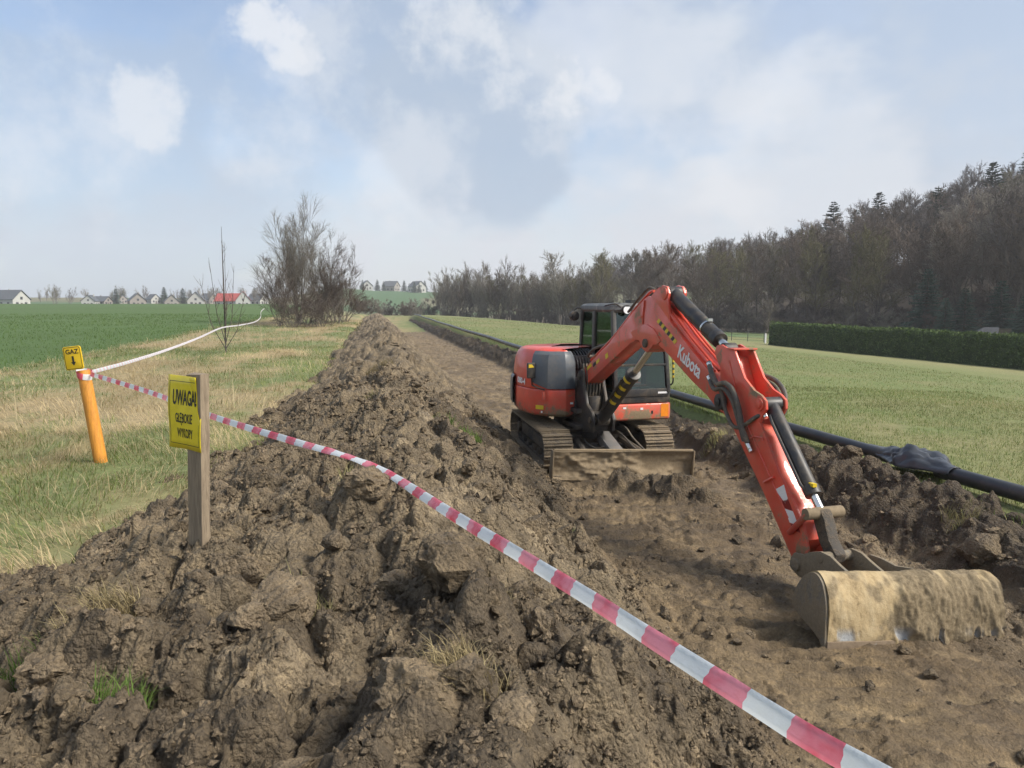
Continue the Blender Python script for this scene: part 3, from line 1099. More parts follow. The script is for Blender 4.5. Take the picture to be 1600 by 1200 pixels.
    for i in range(len(seg)):
        a = Vector(seg[max(i - 1, 0)]); b = Vector(seg[min(i + 1, len(seg) - 1)]); t = (b - a).normalized(); nrm.append(Vector((t.y, -t.x)))
    for th in (.016, -.01):
        for kz, (z, ins) in enumerate(lev):
            for i, p in enumerate(seg):
                zz = z + (.10 * max(0, (2 - i) / 2) if kz == 0 else 0)      # rising lower rear corner
                q = Vector(p) + nrm[i] * (th - ins)
                vs.append((q.x, q.y, zz))
    nS, nL = len(seg), len(lev); o2 = nS * nL
    for k in range(nL - 1):
        for i in range(nS - 1):
            a = k * nS + i
            fs += [(a, a + 1, a + nS + 1, a + nS), (o2 + a + nS, o2 + a + nS + 1, o2 + a + 1, o2 + a)]
    for i in range(nS - 1):
        fs += [(i + 1, i, o2 + i, o2 + i + 1)]; a = (nL - 1) * nS + i; fs += [(a, a + 1, o2 + a + 1, o2 + a)]
    for k in range(nL - 1):
        a = k * nS; fs += [(a, a + nS, o2 + a + nS, o2 + a)]; a += nS - 1; fs += [(a + nS, a, o2 + a, o2 + a + nS)]
    m = MB(); m.add(vs, fs)
    pan = m.build('side_cover', GREYP, root, bevel=.008, sharp=22)
    pan['label'] = 'grey plastic corner cover'
    # counterweight bumper
    cwt = [(-.20, -1.175), (-.55, -1.115), (-.93, -.81), (-1.13, -.32), (-1.165, .2), (-1.01, .67)]
    m = MB()
    vs = []
    for z, d in ((.84, .0), (.90, .035), (1.20, .04), (1.32, .03), (1.36, .0)):
        for p in cwt:
            q = Vector(p); q = q + q.normalized() * d; vs.append((q.x, q.y, z))
    n6 = len(cwt)
    m.add(vs, [(k * n6 + i + 1, k * n6 + i, (k + 1) * n6 + i, (k + 1) * n6 + i + 1) for k in range(4) for i in range(n6 - 1)])
    m.build('counterweight', GREYP, root, sharp=30)
    # louvres between hood and boom
    m = MB(); m.box((.36, -.24, 1.45), (.36, .36, .52)); lou = m.build('air_intake', BLACKP, root, bevel=.02)
    rib = None
    for k in range(8):
        v = -.405 + k * .05
        m = MB()
        arc = [(.06, 1.80), (.24, 1.80), (.40, 1.775), (.53, 1.70), (.60, 1.60), (.62, 1.52)]
        arc2 = [(q[0] - .05, q[1] - .05) for q in arc]
        m.prism(arc + arc2[::-1], v - .012, v + .012)
        m.build('rib', BLACKP, lou, bevel=.003, segs=1)
    m = MB()
    m.box((.52, -.26, 1.02), (.34, .42, .50)); m.box((.68, -.33, 1.28), (.12, .22, .18))
    m.box((.72, -.24, .80), (.50, .40, .10)); m.box((.62, -.40, .90), (.30, .12, .24))
    m.build('front_frame', CASTING, root, bevel=.02)
    # right mirror, seen from behind on the hood corner
    m = MB(); m.box((.50, -1.10, 1.485), (.05, .145, .25)); mir = m.build('mirror', BLACKP, root, bevel=.03, segs=3)
    m = MB(); m.prism([(-1.150, 1.53), (-1.150, 1.58), (-1.10, 1.585), (-1.06, 1.54), (-1.08, 1.535)], .528, .532)
    o = m.build('painted_reflection', YEL, mir)  # yellow reflection in the mirror, painted on as a thin plate
    # rotate prism: it was drawn in (x,z); remap (u->v)
    for vtx in o.data.vertices:
        u_, y_, z_ = vtx.co
        vtx.co = (y_, u_, z_)
    m = MB(); m.tube([(.49, -1.09, 1.37), (.48, -1.08, 1.25), (.60, -1.0, 1.21), (.66, -.93, 1.19)], .012, 8); m.build('bracket', BLACKP, mir)
    m = MB(); m.box((.655, -.94, 1.09), (.03, .05, .13)); m.build('latch', RED_LOW, root, bevel=.006)
    # stickers on the skirt
    def sticker(name, c, w, h, n2, mat, par=root, th=.004):
        n2 = Vector((n2[0], n2[1], 0)).normalized(); t = Vector((-n2.y, n2.x, 0)); mm = MB()
        mm.box((0, 0, 0), (th, w, h))
        o_ = mm.build(name, mat, par)
        M_ = Matrix((n2, t, Vector((0, 0, 1)))).transposed().to_4x4(); M_.translation = Vector(c) + n2 * .003
        o_.matrix_local = M_
        return o_
    sticker('warning_label', (.566, -.98, .905), .15, .065, (.6, -.8), YEL)
    sticker('label_plate', (.60, -.955, .835), .03, .03, (.6, -.8), WHT)
    sticker('label_plate', (.775, -.52, .98), .05, .03, (1, .1), WHT)
    place_text('model_number', text_mesh('080-4', .13, .004, .001, .95), WHT, root, (-.02, -1.178, 1.26), (.5, .08, -.03), (0, 0, 1))
    # ---------------- cab
    cab = MB(); cab.box((.29, .535, 1.07), (1.60, .97, .17))
    cb = cab.build('cab', BLACKP, root, bevel=.02)
    cb['label'] = 'black framed operator cab with glass on all sides'
    def post(name, a, b, r, mat=BLACKP, par=cb):
        mm = MB(); a, b = Vector(a), Vector(b); d = (b - a); L = d.length
        mm.box((0, 0, 0), (r[0], r[1], L))
        o_ = mm.build(name, mat, par, bevel=.014)
        z_ = d.normalized(); x_ = Vector((1, 0, 0)); x_ = (x_ - z_ * x_.dot(z_)).normalized(); y_ = z_.cross(x_)
        M_ = Matrix((x_, y_, z_)).transposed().to_4x4(); M_.translation = (a + b) / 2
        o_.matrix_local = M_
        return o_
    corners = {'fr': ((1.08, .085, 1.14), (.90, .11, 2.42)), 'fl': ((1.08, .985, 1.14), (.90, .96, 2.42)),
               'rr': ((-.48, .085, 1.14), (-.40, .11, 2.42)), 'rl': ((-.48, .985, 1.14), (-.40, .96, 2.42)), 'mr': ((.16, .085, 1.14), (.16, .11, 2.42)), 'ml': ((.2, .985, 1.14), (.2, .96, 2.42))}
    for k, (a, b) in corners.items():
        post('pillar', a, b, (.085, .065) if k != 'mr' else (.11, .06))
    m = MB()
    plan_loft(m, [(-.46, .08), (.94, .08), (.985, .16), (.985, .91), (.94, .99), (-.46, .99), (-.51, .91), (-.51, .16)], [(2.40, .03), (2.44, 0), (2.50, .01), (2.535, .06), (2.55, .14)])
    m.build('roof', dirty('dusty_roof', (.06, .065, .07), .5, mud=(.30, .29, .26), amount=.25), cb, bevel=.01)
    def pane(pts):
        vs = [Vector(p) for p in pts]; n_ = (vs[1] - vs[0]).cross(vs[2] - vs[0]).normalized() * .004
        mm = MB(); mm.add([v + n_ for v in vs] + [v - n_ for v in vs], [(0, 1, 2, 3), (7, 6, 5, 4), (0, 4, 5, 1), (1, 5, 6, 2), (2, 6, 7, 3), (3, 7, 4, 0)])
        return mm.build('window_pane', GLASS, cb, smooth=False)
    pane([(1.085, .12, 1.16), (1.085, .95, 1.16), (1.03, .95, 1.56), (1.03, .12, 1.56)])
    pane([(1.025, .12, 1.60), (1.025, .95, 1.60), (.91, .94, 2.41), (.91, .13, 2.41)])
    pane([(-.44, .085, 1.75), (.12, .085, 1.75), (.12, .11, 2.41), (-.38, .11, 2.41)])
    pane([(.22, .085, 1.16), (1.03, .085, 1.16), (.88, .11, 2.41), (.22, .11, 2.41)])
    pane([(-.46, .985, 1.5), (.16, .985, 1.5), (.16, .96, 2.41), (-.38, .96, 2.41)])
    pane([(.24, .985, 1.16), (1.03, .985, 1.16), (.88, .96, 2.41), (.24, .96, 2.41)])
    pane([(-.47, .12, 1.75), (-.47, .95, 1.75), (-.40, .94, 2.41), (-.40, .13, 2.41)])
    m = MB(); m.box((1.04, .535, 1.58), (.035, .86, .035)); m.build('window_bar', BLACKP, cb, bevel=.006)
    m = MB(); m.box((1.092, .535, 1.15), (.03, .90, .12)); m.build('window_sill', BLACKP, cb, bevel=.008)
    m = MB(); m.box((-.2, .085, 1.45), (.55, .03, .60)); m.build('lower_panel', BLACKP, cb, bevel=.006)
    m = MB(); m.box((.10, .53, 1.40), (.50, .50, .14)); m.box((-.16, .53, 1.78), (.14, .48, .72), Matrix.Rotation(-.15, 3, 'Y')); m.box((-.24, .53, 2.2), (.1, .26, .2))
    for s in (-.3, .3): m.box((.15, .53 + s, 1.55), (.4, .09, .10)); m.cyl((.36, .53 + s, 1.58), (.38, .53 + s, 1.80), .022, 8)
    m.box((.02, .53, 1.24), (.4, .4, .2))
    m.build('seat', SEATM, cb, bevel=.03)
    m = MB(); m.box((.80, .2, 1.4), (.12, .12, .5)); m.build('console', SEATM, cb, bevel=.03)
    m = MB(); m.box((1.02, .20, 1.46), (.012, .14, .13)); m.build('work_sheet', WHT, cb)
    m = MB(); m.prism([(.955, .15), (.955, 1.0)][0:0] or [(1.105, .80), (1.105, .96), (1.109, .96), (1.109, .80)], 1.13, 1.16, 'z'); m.build('label_plate', WHT, cb)
    m = MB(); plan_loft(m, [(.25, -.03), (1.06, -.03), (1.12, .03), (1.12, .98), (1.06, 1.04), (.25, 1.04)], [(.715, .03), (.74, .0), (.95, 0), (.975, .012)])
    m.build('cab_skirt', RED_B, root, bevel=.01)
    sticker('turn_reflector', (1.118, .915, .865), .13, .20, (1, 0), AMB)
    sticker('label_plate', (1.118, .52, .90), .045, .035, (1, 0), WHT)
    sticker('label_plate', (1.118, .23, .92), .05, .03, (1, 0), WHT); sticker('label_plate', (1.118, .02, .86), .06, .035, (1, 0), WHT)
    sticker('warning_label', (1.118, .70, .84), .03, .05, (1, 0), INK)
    # rail, lamps, rear mirror
    m = MB(); m.tube(spline([(.95, 1.02, 1.95), (1.02, 1.07, 1.85), (1.06, 1.08, 1.45), (1.06, 1.07, 1.28), (1.0, 1.0, 1.24)], 6), .013, 8)
    rail = m.build('grab_rail', INK, cb)
    for k in range(6):
        m = MB(); z = 1.36 + k * .085; m.cyl((1.061 - max(0, z - 1.5) * .06, 1.081, z), (1.061 - max(0, z + .045 - 1.5) * .06, 1.081, z + .045), .0165, 10)
        m.build('stripe', YEL, rail)
    m = MB(); m.cyl((.90, .29, 2.45), (1.02, .29, 2.44), .062, 20, .078); m.box((.9, .20, 2.42), (.10, .20, .05)); lp = m.build('work_lamp', BLACKP, cb, bevel=.006)
    m = MB(); m.cyl((1.015, .29, 2.44), (1.024, .29, 2.44), .062, 20); m.build('lens', LAMP, lp)
    m = MB(); m.tube([(-.44, .09, 2.46), (-.48, .03, 2.47), (-.5, -.02, 2.42), (-.5, -.02, 2.34)], .012, 8)
    m.cyl((-.53, -.02, 2.33), (-.46, -.02, 2.33), .085, 24); m.cyl((-.46, -.02, 2.33), (-.44, -.02, 2.33), .045, 16)
    m.build('rear_lamp', BLACKP, cb, bevel=.008)
    m = MB(); m.tube(spline([(.75, .03, 2.50), (.95, .12, 2.53), (.98, .2, 2.48)], 5), .012, 6); m.box((.80, .5, 2.57), (.2, .2, .05)); m.build('roof_fitting', BLACKP, cb)
    # ---------------- swing bracket
    m = MB()
    for s in (-1, 1):
        m.prism([(.62, .66), (1.0, .56), (1.42, .62), (1.46, .80), (1.40, .92), (1.18, 1.02), (1.05, 1.30), (1.02, 1.46), (.93, 1.53), (.83, 1.49), (.78, 1.38), (.74, 1.10)], VB + s * .16 - .025, VB + s * .16 + .025)
    m.box((.98, VB, .75), (.62, .32, .28)); m.cyl((.96, VB, .46), (.96, VB, 1.12), .15, 24)
    m.box((.74, VB - .02, .64), (.62, .56, .07)); m.box((.74, VB - .02, .88), (.56, .52, .07))
    br = m.build('swing_bracket', CASTING, root, bevel=.015)
    m = MB(); m.cyl((1.36, VB - .21, .80), (1.36, VB + .21, .80), .045, 16); m.cyl((.89, VB - .21, 1.41), (.89, VB + .21, 1.41), .05, 16); m.build('pin', UNDER, br)
    m = MB(); rh = random.Random(4)
    for k in range(7):
        v = VB - .17 + k * .05
        m.tube(spline([(.62, v, .95 + .03 * k), (.86 + .03 * rh.random(), v, 1.0), (1.02, v + .01, 1.16), (1.06, v, 1.42), (1.0 + .05 * rh.random(), v, 1.62)], 5), .016, 8)
    m.build('hose_bundle', HOSE, root)
    # ---------------- boom
    BP = [(.80, 1.36), (.86, 1.49), (.96, 1.56), (1.16, 1.65), (1.86, 1.975), (2.65, 2.425), (2.95, 2.575), (3.08, 2.62), (3.23, 2.60), (3.72, 2.285), (4.18, 2.015), (4.78, 1.70), (4.93, 1.61), (4.97, 1.52), (4.92, 1.43), (4.83, 1.405), (4.74, 1.435),
          (4.54, 1.545), (4.2, 1.675), (3.74, 1.885), (3.51, 1.985), (3.38, 2.03), (3.27, 2.02), (3.18, 1.95), (3.08, 1.92), (2.98, 1.955), (2.88, 2.055), (2.74, 2.06), (2.56, 2.00), (2.07, 1.78), (1.54, 1.54), (1.12, 1.345), (.98, 1.29), (.86, 1.29)]
    m = MB(); m.prism(BP, VB - .12, VB + .12)
    boom = m.build('boom', RED, root, bevel=.010)
    boom['label'] = 'bent red boom with white lettering and hazard stripes'
    for s in (-1, 1):                                         # weld-on flange along the lower arch and reinforcing cheek
        e = MB(); v0 = VB + s * .12; v1 = VB + s * .135
        e.prism([(2.62, 2.16), (2.86, 2.25), (3.08, 2.27), (3.28, 2.22), (3.46, 2.08), (3.38, 2.035), (3.27, 2.025), (3.18, 1.955), (3.08, 1.925), (2.98, 1.96), (2.88, 2.06), (2.74, 2.065)], v0, v1)
        e.build('cheek_plate', RED, boom, bevel=.004)
        e = MB(); e.cyl((3.08, VB + s * .12, 2.035), (3.08, VB + s * .165, 2.035), .055, 20); e.build('pin', UNDER, boom, bevel=.006)
        e = MB(); e.prism([(3.05, 2.56), (3.30, 2.70), (3.44, 2.745), (3.56, 2.73), (3.61, 2.65), (3.60, 2.56), (3.66, 2.32), (3.40, 2.42)], VB + s * .085, VB + s * .118)
        e.cyl((3.52, VB + s * .082, 2.645), (3.52, VB + s * .135, 2.645), .075, 20)
        e.build('cylinder_lug', RED, boom, bevel=.006)
        e = MB(); e.cyl((.89, VB + s * .12, 1.41), (.89, VB + s * .15, 1.41), .085, 20); e.build('foot_boss', RED, boom, bevel=.006)
        e = MB(); e.cyl((4.845, VB + s * .12, 1.52), (4.845, VB + s * .17, 1.52), .085, 20); e.cyl((4.845, VB + s * .165, 1.52), (4.845, VB + s * .185, 1.52), .04, 12); e.build('pivot_boss', CASTING, boom, bevel=.006)
    fy = VB - .1215
    e = MB()
    def bar(mb, pts, r): mb.tube(spline(pts, 4), r, 8)
    for k, off in enumerate((-.085, .085)):
        e = MB(); bar(e, [(1.10, VB + off, 1.68), (1.9, VB + off, 2.04), (2.65, VB + off, 2.465), (3.05, VB + off, 2.665), (3.18, VB + off, 2.68)], .017)
        e.build('pipe', RED, boom)
    for k, off in enumerate((-.09, -.045, .045, .09)):
        e = MB(); bar(e, [(3.22, VB + off, 2.645), (3.5, VB + off, 2.48), (4.0, VB + off, 2.17), (4.5, VB + off, 1.895), (4.66, VB + off * 1.2, 1.82)], .015)
        e.build('pipe', RED, boom)
    e = MB(); e.box((2.90, fy, 2.36), (.05, .012, .03)); e.tube([(3.0, fy - .006, 2.57), (2.97, fy - .006, 2.40), (2.96, fy - .006, 2.27)], .010, 6); e.build('lubrication_line', RED, boom)
    # hazard stripe decal
    h0, h1 = Vector((3.335, 0, 2.31)), Vector((3.80, 0, 2.06)); dx = (h1 - h0) / 9
    up = Vector((.030, 0, .052))
    for k in range(9):
        a = h0 + dx * k; sh = dx * .5
        e = MB(); q = [a, a + dx, a + dx + up + sh, a + up + sh]
        e.add([(p.x, fy - .0015, p.z) for p in q] + [(p.x, fy + .001, p.z) for p in q], [(0, 1, 2, 3), (7, 6, 5, 4), (0, 4, 5, 1), (1, 5, 6, 2), (2, 6, 7, 3), (3, 7, 4, 0)])
        e.build('hazard_stripe', YEL if k % 2 == 0 else INK, boom, smooth=False)
    tx = text_mesh('Kubota', .225, .0055, .001, .82)
    place_text('lettering', tx, WHT, boom, (3.865, fy - .002, 1.925), (4.343 - 3.903, 0, 1.735 - 1.923), (0, 0, 1))
    for (u, z, w, h, mt) in ((1.80, 1.79, .10, .07, YEL), (1.12, 1.575, .22, .05, YEL), (1.34, 1.635, .12, .05, INK), (1.47, 1.69, .13, .05, YEL)):
        e = MB(); e.box((0, 0, 0), (w, .003, h)); o = e.build('warning_label', mt, boom, smooth=False)
        o.location = (u, fy - .001, z); o.rotation_euler = (0, -R(25), 0)
    e = MB(); e.prism([(.90, 1.36), (.98, 1.42), (.95, 1.50), (.88, 1.47)], VB - .1525, VB - .150); e.build('warning_label', WHT, boom, smooth=False)
    # ---------------- boom cylinder
    A, B = Vector((1.36, VB, .80)), Vector((3.06, VB, 2.03)); d = (B - A).normalized()
    m = MB(); m.cyl(A, A + d * 1.32, .088, 24); m.cyl(A + d * 1.26, A + d * 1.36, .10, 24); m.cyl((A.x, VB - .1, A.z), (A.x, VB + .1, A.z), .09, 20)
    bc = m.build('boom_cylinder', BLACKP, root, bevel=.006)
    m = MB(); m.cyl(A + d * 1.34, B, .045, 20); m.build('rod', CHROME, bc)
    m = MB(); m.cyl((B.x, VB - .09, B.z), (B.x, VB + .09, B.z), .075, 20); m.build('rod_eye', RED_LOW, bc, bevel=.006)
    nrm = Vector((-d.z, 0, d.x))
    for k in range(4):
        p = A + d * (.58 + k * .20)
        e = MB(); ring = []
        for q in range(7):
            an = R(150 + q * 17); off_ = Vector((0, math.cos(an), 0)) * .0895 + nrm * math.sin(an) * .0895
            ring += [p + off_ + d * (.004 * q), p + off_ + d * (.07 + .004 * q)]
        e.add(ring, [(2 * q, 2 * q + 2, 2 * q + 3, 2 * q + 1) for q in range(6)])
        e.build('stripe', YEL, bc)
    e = MB(); e.tube([A + d * .25 + Vector((0, -.11, 0)) , A + d * 1.2 + Vector((0, -.115, 0))], .017, 8); e.tube([A + d * .25 + nrm * .1, A + d * 1.2 + nrm * .105], .017, 8); e.build('tube', BLACKP, bc)
    # ---------------- arm cylinder
    A, B = Vector((3.52, VB, 2.645)), Vector((4.74, VB, 2.05)); d = (B - A).normalized(); nrm = Vector((-d.z, 0, d.x))
    m = MB(); m.cyl(A, A + d * 1.13, .080, 24); m.cyl(A + d * 1.06, A + d * 1.17, .088, 24); m.cyl((A.x, VB - .08, A.z), (A.x, VB + .08, A.z), .085, 20)
    ac = m.build('arm_cylinder', BLACKP, root, bevel=.006)
    m = MB(); m.cyl(A + d * 1.15, B, .045, 20); m.build('rod', CHROME, ac)
    m = MB(); m.cyl((B.x, VB - .07, B.z), (B.x, VB + .07, B.z), .07, 20); m.build('rod_eye', CASTING, ac, bevel=.006)
    m = MB(); m.cyl(A + d * .86, A + d * .885, .089, 24); m.box(A + d * .87 + nrm * .095, (.05, .05, .03)); m.build('clamp', CHROME, ac)
    m = MB(); m.tube([A + d * .1 - nrm * .085, A + d * .2 - nrm * .10, A + d * 1.05 - nrm * .10], .015, 8); m.build('tube', BLACKP, ac)
    # ---------------- arm
    cheek = [(4.66, 2.01), (4.70, 2.09), (4.79, 2.105), (4.93, 2.065), (5.03, 2.06), (5.10, 1.96), (5.22, 1.80), (5.38, 1.70), (5.50, 1.665), (5.575, 1.62), (5.585, 1.54), (5.53, 1.47), (5.49, 1.41), (5.59, 1.28), (5.80, .995),
             (5.98, .83), (6.17, .62), (6.25, .42), (6.245, .25), (6.19, .175), (6.11, .185), (6.05, .27), (5.58, .77), (5.25, 1.09), (5.07, 1.265), (4.87, 1.40), (4.77, 1.46), (4.76, 1.56), (4.79, 1.72), (4.78, 1.86)]
    inner = [(4.80, 1.98), (4.95, 1.98), (5.02, 1.84), (5.12, 1.66), (5.24, 1.52), (5.40, 1.40), (5.59, 1.275), (5.80, .99), (5.98, .825), (6.16, .62), (6.20, .48), (6.04, .285), (5.58, .78), (5.25, 1.10), (5.07, 1.275), (4.92, 1.40), (4.86, 1.62), (4.82, 1.86)]
    m = MB(); m.prism(inner, VB - .092, VB + .092)
    arm = m.build('arm', RED, root, bevel=.008)
    arm['label'] = 'straight red arm with white reflective marks'
    for s in (-1, 1):
        e = MB(); e.prism(cheek, VB + s * .093, VB + s * .120); e.build('side_plate', RED, arm, bevel=.006)
        e = MB(); e.cyl((5.495, VB + s * .12, 1.575), (5.495, VB + s * .138, 1.575), .062, 20); e.cyl((5.495, VB + s * .138, 1.575), (5.495, VB + s * .15, 1.575), .038, 16); e.build('pin_boss', RED, arm, bevel=.005)
        e = MB(); e.cyl((6.165, VB + s * .12, .26), (6.165, VB + s * .15, .26), .075, 20); e.cyl((6.165, VB + s * .15, .26), (6.165, VB + s * .165, .26), .045, 16); e.build('pin_boss', CASTING, arm, bevel=.005)
        e = MB(); e.tube([(4.95, VB + s * .122, 1.95), (5.14, VB + s * .122, 1.55), (5.36, VB + s * .122, 1.28), (5.98, VB + s * .122, .62)], .006, 6); e.build('weld_bead', RED, arm)
    e = MB(); e.box((4.98, VB, 2.07), (.13, .27, .018)); e.build('top_plate', RED, arm, bevel=.004)
    ay = VB - .1215
    def decal(name, pts, mat):
        e = MB(); n = len(pts)
        e.prism(pts, ay - .0015, ay + .001); return e.build(name, mat, arm, smooth=False)
    decal('reflector_mark', [(5.775, .828), (5.895, .902), (5.955, .79)], WHT)
    decal('reflector_mark', [(5.775, .828), (5.955, .79), (5.93, .735), (5.86, .80)][:3], WHT)
    decal('reflector_mark', [(5.92, .688), (6.035, .695), (6.115, .590), (6.0, .583)], WHT)
    DK = simple('dark_red_film', (.22, .015, .015), .3, 0, .1)
    decal('reflector_mark', [(5.875, .745), (5.965, .785), (6.03, .70), (5.925, .692)], DK)
    decal('reflector_mark', [(6.0, .578), (6.11, .585), (6.15, .535), (6.07, .53)], DK)
    e = MB(); e.tube([(5.62, ay - .01, .86), (5.76, ay - .01, .94)], .013, 8); e.build('bracket', RED, arm)
    e = MB(); e.tube([(5.36, ay - .01, 1.22), (5.45, ay - .02, 1.265), (5.56, ay - .01, 1.27), (5.57, ay - .01, 1.245)], .008, 6); e.build('bracket', RED, arm)
    # ---------------- arm hoses
    def hose(pts, r, par, dv=0):
        m_ = MB(); m_.tube(spline([(p[0], dv + p[2], p[1]) for p in pts], 6), r, 10); o_ = m_.build('hose', HOSE, par); return o_
    hose([(4.55, 1.90, -.36), (4.667, 1.855, -.42), (4.76, 1.776, -.44), (4.886, 1.709, -.46), (5.04, 1.735, -.47), (5.165, 1.676, -.46), (5.255, 1.498, -.44), (5.30, 1.33, -.43), (5.372, 1.19, -.41)], .026, arm)
    hose([(4.58, 1.76, -.37), (4.693, 1.702, -.42), (4.82, 1.649, -.45), (4.99, 1.676, -.45), (5.13, 1.577, -.44), (5.23, 1.40, -.43), (5.33, 1.20, -.42)], .024, arm)
    hose([(4.72, 1.80, -.42), (4.86, 1.70, -.44), (4.936, 1.60, -.43), (4.982, 1.458, -.42), (5.10, 1.33, -.42), (5.207, 1.311, -.42), (5.314, 1.354, -.41), (5.445, 1.448, -.38), (5.52, 1.485, -.33)], .020, arm)
    hose([(4.98, 1.82, -.10), (5.11, 1.80, -.05), (5.26, 1.76, -.03), (5.40, 1.66, -.04), (5.45, 1.50, -.07), (5.44, 1.43, -.13)], .025, arm)
    hose([(4.98, 1.76, -.10), (5.09, 1.745, -.03), (5.22, 1.70, -.02), (5.33, 1.61, -.03), (5.38, 1.48, -.06), (5.36, 1.40, -.12)], .022, arm)
    hose([(.75, 1.72, -.12), (.98, 1.735, -.33), (1.236, 1.858, -.34), (1.674, 1.95, -.32), (1.90, 2.05, -.30)], .022, boom)
    hose([(2.42, 2.42, -.33), (2.70, 2.58, -.33), (2.98, 2.72, -.32), (3.16, 2.70, -.31)], .018, boom)
    hose([(2.5, 2.44, -.18), (2.75, 2.62, -.18), (3.0, 2.73, -.19), (3.18, 2.70, -.2)], .018, boom)
    for (u, v, z) in ((5.385, -.405, 1.165), (5.40, -.40, 1.14), (5.52, -.335, 1.487), (4.63, -.40, 1.87), (4.64, -.40, 1.73), (5.46, -.10, 1.43)):
        m = MB(); m.cyl((u - .03, v, z + .03), (u + .03, v, z - .03), .027, 10); m.build('fitting', CHROME, arm, bevel=.004)
    # ---------------- bucket cylinder
    A, B = Vector((5.495, VB, 1.575)), Vector((6.26, VB, .735)); d = (B - A).normalized(); nrm = Vector((-d.z, 0, d.x))
    m = MB(); m.cyl(A, A + d * .93, .064, 24); m.cyl(A + d * .88, A + d * .97, .072, 24); m.cyl((A.x, VB - .085, A.z), (A.x, VB + .085, A.z), .07, 20)
    bk = m.build('bucket_cylinder', BLACKP, root, bevel=.005)
    m = MB(); m.cyl(A + d * .95, B, .036, 20); m.build('rod', CHROME, bk)
    m = MB(); m.tube([A + d * .12 + Vector((0, -.07, 0)), A + d * .2 + Vector((0, -.083, 0)), A + d * .86 + Vector((0, -.083, 0)), A + d * .92 + Vector((0, -.06, 0))], .014, 8); m.build('tube', BLACKP, bk)
    m = MB(); m.box(A + d * .90 + nrm * .068 + Vector((0, -.02, 0)), (.06, .04, .03)); m.build('warning_label', YEL, bk)
    # ---------------- linkage
    m = MB()
    m.cyl((6.26, VB - .17, .735), (6.26, VB + .20, .735), .052, 18)
    lk = m.build('bucket_link', BLADEM, root, bevel=.008)
    for s in (-1, 1):
        e = MB(); p, q = Vector((6.26, VB + s * .145, .735)), Vector((6.03, VB + s * .145, .50)); e.cyl(p, q, .028, 10); e.box((p + q) / 2, (.05, .028, .30), Matrix.Rotation(math.atan2(p.x - q.x, p.z - q.z), 3, 'Y')); e.build('side_link', RED_LOW, lk, bevel=.006)
    e = MB()
    e.prism([(6.20, .76), (6.30, .78), (6.36, .70), (6.42, .55), (6.52, .45), (6.50, .37), (6.40, .38), (6.30, .50), (6.22, .66)], VB - .055, VB + .055)
    e.build('push_link', UNDER, lk, bevel=.02)
    # ---------------- bucket
    HP = Vector((6.165, -.14, .26))
    TILT = Matrix.Translation(Vector((7.16, -.9, 0))) @ Matrix.Rotation(R(-4.0), 4, 'Z') @ Matrix.Rotation(R(-4.2), 4, 'X') @ Matrix.Translation(Vector((-7.16, .9, 0)))
    prof = [(6.735, .20), (6.752, .30), (6.80, .40), (6.87, .48), (6.965, .525), (7.045, .50), (7.105, .42), (7.14, .32), (7.155, .20), (7.165, .10), (7.17, .0)]
    sp = spline([(p[0], 0, p[1]) for p in prof], 7)
    v0, v1 = -.90, .57
    K = 150
    o_pts, i_pts = [], []
    tone_rows, bare_rows = [], []
    S = np.array(sp)
    tg = np.gradient(S[:, [0, 2]], axis=0); tg /= np.linalg.norm(tg, axis=1)[:, None]
    nm_ = np.stack([-tg[:, 1], tg[:, 0]], 1)
    kk = np.linspace(0, 1, K + 1)
    for i in range(len(sp)):
        vv = v0 + (v1 - v0) * kk
        ti = i / (len(sp) - 1)
        tv_ = np.full(K + 1, ti)
        n_a = fbm(vv * 4 + 3, tv_ * 3.0, 811); n_b = fbm(vv * 13 + 2 * n_a, tv_ * 7.0 + 1.5 * n_a, 815, 6, .68); n_c = fbm(vv * 11, tv_ * 2.0, 817)
        lowr = sst(.36, .60, kk + .4 * (n_a - .5)) * sst(.38, .62, tv_ + .3 * (n_c - .5)) * (1 - .9 * sst(.93, 1, tv_))
        bare_rows.append(sst(.80, .88, tv_) * sst(.46, .56, fbm(vv * 7, tv_ * 2, 823)))
        thick = (1 - .8 * bare_rows[-1]) * (.034 * lowr * (.5 + 1.2 * n_b) * (.4 + 1.2 * n_a) + .05 * np.clip(n_a - .50, 0, 1) * (.5 + n_b) + .014 * np.clip(n_c - .45, 0, 1) + .014 * n_b)
        tone_rows.append(np.clip(lowr + .9 * sst(.55, .64, fbm(vv * 6, tv_ * 5, 819)), 0, 1))
        if i in (0, len(sp) - 1): thick = thick * .2
        for k in range(K + 1):
            o_pts.append((S[i, 0] + nm_[i, 0] * thick[k], vv[k], S[i, 2] + nm_[i, 1] * thick[k]))
            i_pts.append((S[i, 0] - nm_[i, 0] * .022, vv[k], S[i, 2] - nm_[i, 1] * .022))
    # outward normal of the profile must point away from the mouth
    nS = len(sp); off = len(o_pts); fs = []
    for i in range(nS - 1):
        for k in range(K):
            a = i * (K + 1) + k
            fs += [(a, a + 1, a + K + 2, a + K + 1), (off + a + K + 1, off + a + K + 2, off + a + 1, off + a)]
    for k in range(K):
        a = (nS - 1) * (K + 1) + k
        fs += [(k + 1, k, off + k, off + k + 1), (a, a + 1, off + a + 1, off + a)]
    for i in range(nS - 1):
        a = i * (K + 1); b = a + K
        fs += [(a + K + 1, a, off + a, off + a + K + 1), (b, b + K + 1, off + b + K + 1, off + b)]
    BUCK, NB, pb = mat_new('dried_mud_on_steel')
    tcb = NB.n('ShaderNodeTexCoord').outputs['Object']
    mpb = NB.n('ShaderNodeMapping'); NB.l(tcb, mpb.inputs[0]); mpb.inputs['Scale'].default_value = (1, 1.4, .9)
